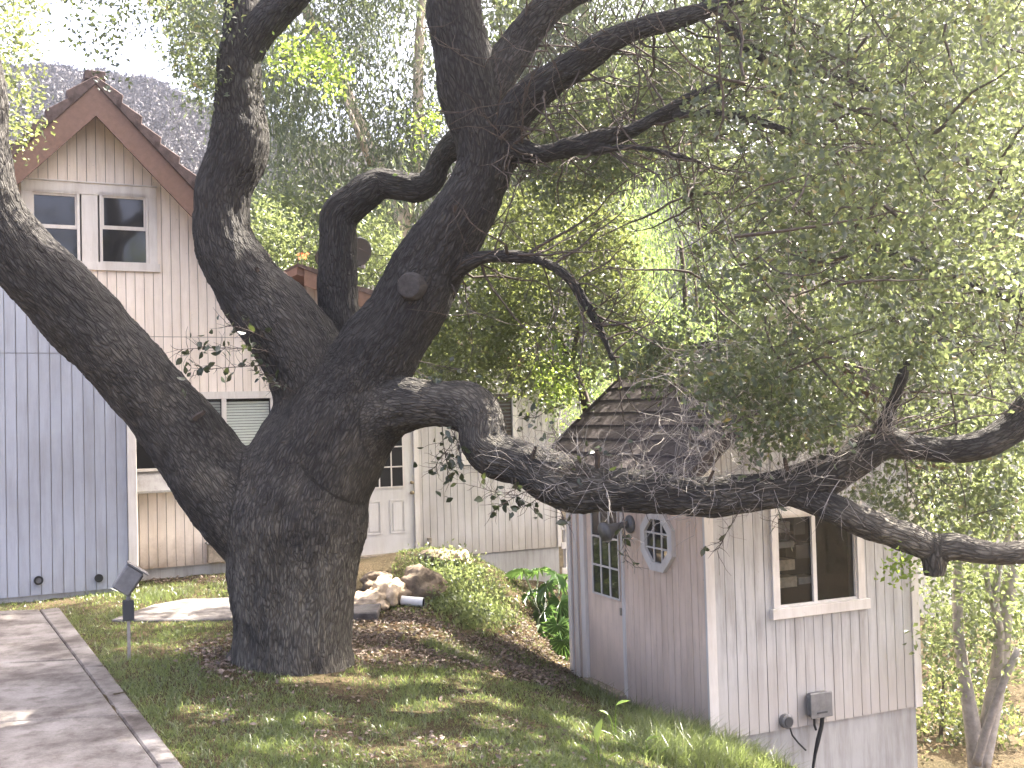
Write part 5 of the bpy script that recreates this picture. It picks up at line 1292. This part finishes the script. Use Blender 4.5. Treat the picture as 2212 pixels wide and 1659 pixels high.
# ------------------------------------------------------------------ lawn, litter, rocks and small things
def pix(P):
    d = P - EYE; z = d @ _F
    return 1106 + FPX * (d @ _R) / z, 829.5 - FPX * (d @ _U) / z
def poly_of(pts, z): return [tuple(atz(x, y, z)[:2]) for x, y in pts]
PATHS = [poly_of([l0, e0, e1, l1], 0.035), poly_of([(240, 1338), (400, 1338), (505, 1336), (815, 1322), (835, 1280), (870, 1228), (905, 1200), (772, 1204), (748, 1266), (640, 1284), (505, 1290), (400, 1293), (330, 1306)], 0.012)]
def hlocal(fr, X, Y): return (X - fr[0][0]) * fr[1][0] + (Y - fr[0][1]) * fr[1][1], (X - fr[0][0]) * fr[2][0] + (Y - fr[0][1]) * fr[2][1]
def free(X, Y):
    k = np.ones(len(X), bool)
    for p in PATHS: k &= ~inpoly(X, Y, p)
    a, b = hlocal(SFr, X, Y); k &= ~((a > -0.03) & (a < Wd + 0.02) & (b > -0.03) & (b < Ln + 0.05))
    a, b = hlocal(HF, X, Y); k &= ~((b > 0) | ((b > B - 0.03) & (a < sBr + 0.03)) | ((b > A - 0.03) & (a < sAr + 0.03)))
    c = at(636, 1450, 9.55); k &= np.hypot(X - c[0], Y - c[1]) > 0.56
    return k
def blades(name, X, Y, H, W, mat, seed, lean=0.45, label=None, parent=None):
    r = np.random.RandomState(seed); n = len(X)
    b = np.stack([X, Y, gz(X, Y) - 0.01], 1)
    th = r.uniform(0, 2 * math.pi, n); ld = np.stack([np.cos(th), np.sin(th), np.zeros(n)], 1) * (r.uniform(0, lean, n) * H)[:, None]
    up = np.array([0, 0, 1.0]) * H[:, None]; ph = r.uniform(0, math.pi, n); sd = np.stack([np.cos(ph), np.sin(ph), np.zeros(n)], 1) * (W / 2)[:, None]
    m_ = b + up * 0.55 + ld * 0.35; t = b + up * 0.95 + ld * 1.15
    Vv = np.stack([b - sd, b + sd, m_ - sd * .8, m_ + sd * .8, t], 1).reshape(-1, 3)
    i = np.arange(n)[:, None] * 5
    Ft = np.concatenate([i + np.array([[0, 1, 3]]), i + np.array([[0, 3, 2]]), i + np.array([[2, 3, 4]])], 1).reshape(-1, 3)
    rn = np.repeat(np.clip(r.beta(1.6, 1.6, n), 0, 1), 3)
    return link(name, mesh_np(name, Vv, Ft, False, rn), mat, parent)
rg = np.random.RandomState(99)
n = 330000
Y = 5.6 + (rg.uniform(0, 1, n) ** 1.35) * 9.9; X = rg.uniform(-0.62, 0.36, n) * Y
px, py = pix(np.stack([X, Y, gz(X, Y)], 1))
_nx = np.arange(-11, 8, 0.08); _ny = np.arange(5, 17, 0.08)
_NG = np.array([[mn.noise((x * 0.9, y * 0.9, 3.0)) + 0.7 * mn.noise((x * 2.7, y * 2.7, 5.0)) for x in _nx] for y in _ny])
nv = _NG[((Y - 5) / 0.08).astype(int), ((X + 11) / 0.08).astype(int)]
litter_poly = [(745, 1345), (820, 1325), (900, 1322), (985, 1370), (1060, 1380), (1120, 1340), (1240, 1370), (1246, 1485), (1160, 1478), (1060, 1462), (1010, 1440), (900, 1445), (760, 1440)]
dirt2 = [(290, 1222), (505, 1205), (505, 1262), (300, 1258)]
base_dirt = [(395, 1405), (505, 1370), (515, 1470), (470, 1462)]
inl = inpoly(px, py, litter_poly); ind = inpoly(px, py, dirt2) | inpoly(px, py, base_dirt)
pr = np.clip(0.62 + 0.75 * nv, 0.12, 1) * np.where(inl, 0.25, 1) * np.where(ind, 0.15, 1)
k = free(X, Y) & (rg.uniform(0, 1, n) < pr) & (px > -60) & (px < 1760) & (py > 1150) & (py < 1760)
X, Y, nv = X[k], Y[k], nv[k]
H = rg.uniform(0.022, 0.055, len(X)) * (1 + 0.5 * np.clip(nv, -0.5, 1)); H *= np.where(rg.uniform(0, 1, len(X)) < 0.02, 1.9, 1)
gr = blades('lawn_grass', X, Y, H, rg.uniform(0.004, 0.0085, len(X)) * (0.7 + Y / 14), MT['grass'], 1, lean=1.1)
tag(gr, 'short patchy green lawn grass on the slope in front of the oak', 'grass', kind='stuff')
print('grass', len(X))
# tall grass on the mound, at the shed foot and in the sunlit corner
def tall(poly, n, h0, h1, seed, lean, w=0.006):
    r = np.random.RandomState(seed); p = np.asarray(poly, float); out = []
    while len(out) < n:
        x, y = r.uniform(p[:, 0].min(), p[:, 0].max()), r.uniform(p[:, 1].min(), p[:, 1].max())
        if inpoly(np.array([x]), np.array([y]), p)[0]:
            q = ground_hit(x, y); q = q + np.array([*r.normal(0, 0.05, 2), 0])
            for _ in range(12): out.append(q[:2] + r.normal(0, 0.05, 2))
    A_ = np.array(out[:n]); kk = free(A_[:, 0], A_[:, 1]); A_ = A_[kk]
    return A_, r.uniform(h0, h1, len(A_)), np.full(len(A_), w), lean
parts = [tall([(862, 1225), (930, 1205), (1010, 1215), (1075, 1265), (1100, 1340), (1085, 1375), (1010, 1365), (960, 1335), (925, 1290), (900, 1250)], 2600, 0.05, 0.18, 3, 0.9),
         tall([(1350, 1560), (1480, 1575), (1600, 1610), (1700, 1665), (1500, 1670), (1380, 1640)], 4200, 0.07, 0.24, 4, 0.7),
         tall([(1250, 1475), (1360, 1510), (1540, 1600), (1500, 1610), (1350, 1540), (1240, 1490)], 900, 0.06, 0.2, 5, 0.6),
         tall([(890, 1385), (960, 1395), (1060, 1435), (1050, 1445), (940, 1410)], 700, 0.05, 0.12, 6, 0.5),
         tall([(300, 1285), (420, 1275), (400, 1292), (310, 1310)], 700, 0.06, 0.14, 7, 0.6),
         tall([(132, 1312), (150, 1312), (425, 1659), (398, 1655)], 1100, 0.04, 0.10, 8, 0.9)]
A_ = np.vstack([p[0] for p in parts]); H = np.concatenate([p[1] for p in parts]); W_ = np.concatenate([p[2] for p in parts])
tg = blades('tall_grass', A_[:, 0], A_[:, 1], H, W_, MT['grass'], 2, lean=1.5)
tag(tg, 'long untrimmed grass on the mound and along the shed foot', 'grass', kind='stuff')
# dry leaf litter
def litter(poly, n, seed):
    r = np.random.RandomState(seed); p = np.asarray(poly, float); q = []
    while len(q) < n:
        x, y = r.uniform(p[:, 0].min(), p[:, 0].max()), r.uniform(p[:, 1].min(), p[:, 1].max())
        if inpoly(np.array([x]), np.array([y]), p)[0]:
            g_ = ground_hit(x, y)
            for _ in range(10): q.append(g_[:2] + r.normal(0, 0.09, 2))
    return np.array(q[:n])
Lp = np.vstack([litter(litter_poly, 5600, 1), litter(dirt2, 1000, 2), litter(base_dirt, 700, 3), litter([(500, 1480), (1300, 1500), (1300, 1659), (450, 1659)], 600, 4), litter([(1090, 1250), (1240, 1260), (1240, 1400), (1100, 1380)], 800, 5)])
kk = free(Lp[:, 0], Lp[:, 1]); Lp = Lp[kk]
P = np.c_[Lp, gz(Lp[:, 0], Lp[:, 1]) + rg.uniform(0.003, 0.03, len(Lp))]
Dr = rg.normal(0, 1, (len(P), 3)); Dr[:, 2] *= 0.28
tag(leaves('leaf_litter', P, Dr, 0.045, 0.5, MT['litter'], None, 61), 'dry brown oak leaves littering the soil beside the trunk', 'leaf litter', kind='stuff')

Gp = litter([(880, 1215), (1000, 1205), (1090, 1270), (1120, 1370), (1030, 1372), (940, 1330)], 2600, 9); Gp = Gp[free(Gp[:, 0], Gp[:, 1])]
P = np.c_[Gp, gz(Gp[:, 0], Gp[:, 1]) + rg.uniform(0.01, 0.20, len(Gp))]
tag(leaves('ground_cover', P, rg.normal(0, 1, (len(P), 3)) + np.array([0, 0, 0.4]), 0.05, 0.5, MT['bush'], None, 62), 'low broad-leaved ground cover among the grass of the mound', 'ground cover', kind='stuff')

# rocks on the mound
def rock(px_, py_, d, sx, sy, sz, mat, label, seed, rough=0.35, sink=0.25):
    p = ground_hit(px_, py_) + np.array([0, 0, sz * 0.45]); r = np.random.RandomState(seed)
    V_ = IV.copy(); o_ = r.uniform(0, 50, 3)
    dd = np.array([mn.noise(tuple(v * 1.3 + o_)) * rough + mn.noise(tuple(v * 3.4 + o_)) * rough * 0.5 + (0.5 - abs(mn.noise(tuple(v * 5 + o_)))) * rough * 0.45 + (0.5 - abs(mn.noise(tuple(v * 12 + o_)))) * rough * 0.22 for v in V_])
    V_ = V_ * (1 + dd[:, None]) * np.array([sx, sy, sz])
    e = empty('rock', p, r.uniform(-0.5, 0.5), label, 'rock', 'rocks on the mound')
    link('stone', mesh_np('rock', V_, IF, False), mat, e)
rock(838, 1300, 13.3, 0.20, 0.22, 0.17, MT['rock'], 'pale sunlit rough rock on the walk beside the trunk', 1, 0.5)
rock(792, 1312, 13.1, 0.25, 0.18, 0.11, MT['rock'], 'flat pale sunlit stone leaning low beside the trunk', 2, 0.55)
rock(812, 1270, 13.6, 0.2, 0.2, 0.12, MT['rockdark'], 'brown stone behind the pale sunlit rocks', 6, 0.5)
rock(912, 1285, 13.4, 0.25, 0.22, 0.22, MT['rockdark'], 'large dark boulder half buried in the grassy mound', 3, 0.35)
rock(945, 1212, 15.0, 0.2, 0.2, 0.11, MT['rockdark'], 'dark rock on the mound top against the house wall', 4, 0.4)
rock(990, 1215, 14.9, 0.15, 0.15, 0.1, MT['rock'], 'small tan rock on the mound top near the foundation', 5, 0.4)
# pipe end
p0 = ground_hit(868, 1306) + np.array([0, 0, 0.05]); p1 = p0 + np.array([0.26, -0.05, -0.02])
pp = empty('pipe', p0, 0, 'short white plastic pipe end lying in front of the boulder', 'pipe')
MB().tube([(0, 0, 0), tuple(p1 - p0)], 0.055, 16, caps=False).build('outer_wall', MT['pvc'], pp, smooth=True)
MB().tube([(0, 0, 0), tuple(p1 - p0)], 0.047, 16, caps=False).build('bore', MT['dark'], pp, smooth=True)

# split-leaf plant between mound and shed
ph = empty('split_leaf_plant', ground_hit(1180, 1385), 0, 'glossy split-leaf plant with huge lobed leaves beside the shed', 'plant')
def lobed(seed):
    r = random.Random(seed); n = 33; out = []
    for i in range(n):
        a = -2.75 + 5.5 * i / (n - 1); e_ = 0.72 + 0.28 * math.cos(a)
        rad = e_ * (1.0 if i % 2 == 0 else 0.60) * r.uniform(0.9, 1.08); out.append((rad * math.cos(a) * 1.1, rad * math.sin(a) * 0.85))
    vs = [(0.0, 0, 0)] + [(x, y, -0.30 * x * x - 0.22 * y * y + 0.05 * (1 if i % 2 else -1)) for i, (x, y) in enumerate(out)]
    fs = [(0, i, i + 1) for i in range(1, n)]
    me = bpy.data.meshes.new('leaf'); me.from_pydata(vs, [], fs); me.update()
    a_ = me.attributes.new('rnd', 'FLOAT', 'FACE'); a_.data.foreach_set('value', np.full(len(fs), r.uniform(0.1, 0.9), np.float32)); me.materials.append(MT['philo']); return me
PM = [lobed(k) for k in range(4)]
rp = np.random.RandomState(14)
for i, (x, y, d, s_, yaw, tilt) in enumerate(((1130, 1232, 14.3, .30, 2.6, .2), (1165, 1228, 14.4, .30, 2.0, .3), (1200, 1240, 14.2, .34, -1.0, .5), (1180, 1265, 14.0, .36, -2.2, .6), (1140, 1285, 13.9, .34, 3.0, .5), (1210, 1300, 13.7, .38, -1.4, .8),
                                              (1175, 1320, 13.6, .36, -2.4, .8), (1120, 1320, 13.8, .32, 3.1, .6), (1205, 1350, 13.2, .36, -1.6, 1.0), (1160, 1365, 13.2, .30, -2.3, .9), (1225, 1245, 14.6, .3, 0.3, .4), (1100, 1350, 13.6, .26, 2.9, .7), (1215, 1385, 12.9, .3, -1.8, 1.1))):
    c = at(x, y, d); o = bpy.data.objects.new('leaf', PM[i % 4]); C.objects.link(o); o.parent = ph
    o.matrix_basis = Matrix.Translation(Vector(c - np.array(ph.location))) @ Matrix.Rotation(yaw, 4, 'Z') @ Matrix.Rotation(tilt, 4, 'Y') @ Matrix.Rotation(rp.normal(0, .25), 4, 'X') @ Matrix.Diagonal((s_, s_, s_, 1))
    b0 = np.array([rp.normal(0, .08), rp.normal(0, .08) + 0.3, -0.1]); e1_ = c - np.array(ph.location)
    MB().tube([b0, (b0 + e1_) / 2 + np.array([0, 0, .12]), e1_], [0.018, 0.014, 0.008], 6).build('stalk', MT['bush'], ph, smooth=True)

# broad-leaved weeds in the sunlit corner
def weed(px_, py_, label, specs, seed):
    g_ = ground_hit(px_, py_); e = empty('weed', g_, 0, label, 'weed', 'broad-leaved weeds in the lawn')
    r = np.random.RandomState(seed)
    for (x, y, dd_, s_, yaw, tilt) in specs:
        dpt = (g_ - EYE) @ _F + dd_; c = at(x, y, dpt) - g_
        MB().tube([(0, 0, -0.02), tuple(c * 0.55 + np.array([0, 0, .03])), tuple(c)], [0.006, 0.005, 0.003], 5).build('stalk', MT['weed'], e)
        me = LM[r.randint(len(LM))].copy(); me.materials.clear(); me.materials.append(MT['weed'])
        o = bpy.data.objects.new('leaf', me); C.objects.link(o); o.parent = e
        o.matrix_basis = Matrix.Translation(Vector(c)) @ Matrix.Rotation(yaw, 4, 'Z') @ Matrix.Rotation(tilt, 4, 'Y') @ Matrix.Diagonal((s_, s_ * 0.75, s_, 1))
weed(1295, 1652, 'tall weed with a bright upright leaf in the foreground lawn', [(1290, 1605, 0, .17, 0.6, -1.35), (1310, 1640, 0, .12, -0.4, -0.6), (1275, 1630, .05, .11, 2.6, -0.7)], 1)
weed(1330, 1600, 'thin weed with one glowing round leaf beside the shed step', [(1330, 1524, 0, .13, 0.3, -0.3), (1315, 1545, 0, .09, 2.8, -.5), (1350, 1585, 0, .08, 0.2, -.5)], 2)
weed(1400, 1640, 'low weed with yellow-green leaves at the lawn edge, lower right', [(1360, 1608, 0, .11, 2.7, -.2), (1395, 1600, 0, .13, .4, -.2), (1425, 1625, 0, .10, .1, -.4), (1380, 1630, 0, .1, 3.0, -.3)], 3)

# garden floodlight on a stake
gp = ground_hit(279, 1425)
fl = empty('garden_floodlight', gp, 0.35, 'tilted grey floodlight on a stake beside the path and house corner', 'floodlight')
dz = (gp - EYE) @ _F / FPX
MB().box(-0.014, 0.014, -0.014, 0.014, -0.05, 85 * dz).build('stake', MT['twig'], fl)
MB().box(-0.05, 0.05, -0.04, 0.04, 85 * dz, 128 * dz).build('post_sleeve', MT['dishmetal'], fl, bevel=0.006)
MB().tube([(0, 0, 128 * dz), (0.01, 0, 150 * dz)], 0.02, 8).build('knuckle', MT['greymetal'], fl)
hd = MB().box(-0.085, 0.085, -0.07, 0.07, -0.12, 0.12).build('lamp_head', MT['greymetal'], fl, bevel=0.012)
hm = Matrix.Translation((0.0, 0, 172 * dz)) @ Matrix.Rotation(0.62, 4, 'Y'); hd.matrix_basis = hm
vz = MB().add([(-0.1, -0.085, 0.125), (0.12, -0.085, 0.125), (0.12, 0.085, 0.125), (-0.1, 0.085, 0.125), (-0.1, -0.085, 0.137), (0.12, -0.085, 0.137), (0.12, 0.085, 0.137), (-0.1, 0.085, 0.137)],
              [(3, 2, 1, 0), (4, 5, 6, 7), (0, 1, 5, 4), (1, 2, 6, 5), (2, 3, 7, 6), (3, 0, 4, 7)]).build('visor', MT['greymetal'], fl); vz.matrix_basis = hm
ln = MB().box(0.086, 0.092, -0.055, 0.055, -0.1, 0.1).build('lens', MT['glass'], fl); ln.matrix_basis = hm

# red-orange bracts on the creeper at the roof edge
cr = empty('flowering_creeper', at(672, 600, 17.2), 0, 'creeper with orange blossoms over the lower roof edge', 'creeper')
for i in range(3):
    S = [at(650 + 18 * i, 640, 17.2), at(655 + 16 * i, 600, 17.1), at(652 + 12 * i, 560 + 8 * i, 17.1)]
    o = MB().tube(S, 0.008, 5).build('stem', MT['twigdark'], cr); own(o, cr)
Pb = np.vstack([sample([(655, 585), (692, 590), (690, 625), (660, 615)], 90, 16.9, 17.3, seed=5), sample([(645, 545), (662, 548), (658, 560), (648, 560)], 14, 17, 17.2, seed=6)])
own(leaves('blossom', Pb, rg.normal(0, 1, (len(Pb), 3)), 0.06, 0.7, MT['flower'], None, 5), cr)
Pb = sample([(640, 600), (700, 590), (780, 640), (800, 740), (740, 740), (650, 680)], 1500, 16.4, 17.4, seed=8)
own(leaves('foliage', Pb, rg.normal(0, 1, (len(Pb), 3)), 0.07, 0.5, MT['oakb'], None, 6), cr)

# ------------------------------------------------------------------ haze: one closed box of thin air round everything
HAZE = 0.0016
if HAZE:
    hz = MB().box(-330, 330, -330, 330, -4.5, 60).build('haze', None)
    m, nt, p, out = mat_new('thin_haze'); nt.nodes.remove(p)
    pv = N(nt, 'ShaderNodeVolumePrincipled'); pv.inputs['Color'].default_value = (0.94, 0.95, 1.0, 1); pv.inputs['Density'].default_value = HAZE; pv.inputs['Anisotropy'].default_value = 0.85
    nt.links.new(pv.outputs[0], out.inputs['Volume'])
    hz.data.materials.append(m); tag(hz, 'thin sunlit haze in the air around the whole scene', 'haze', kind='stuff')
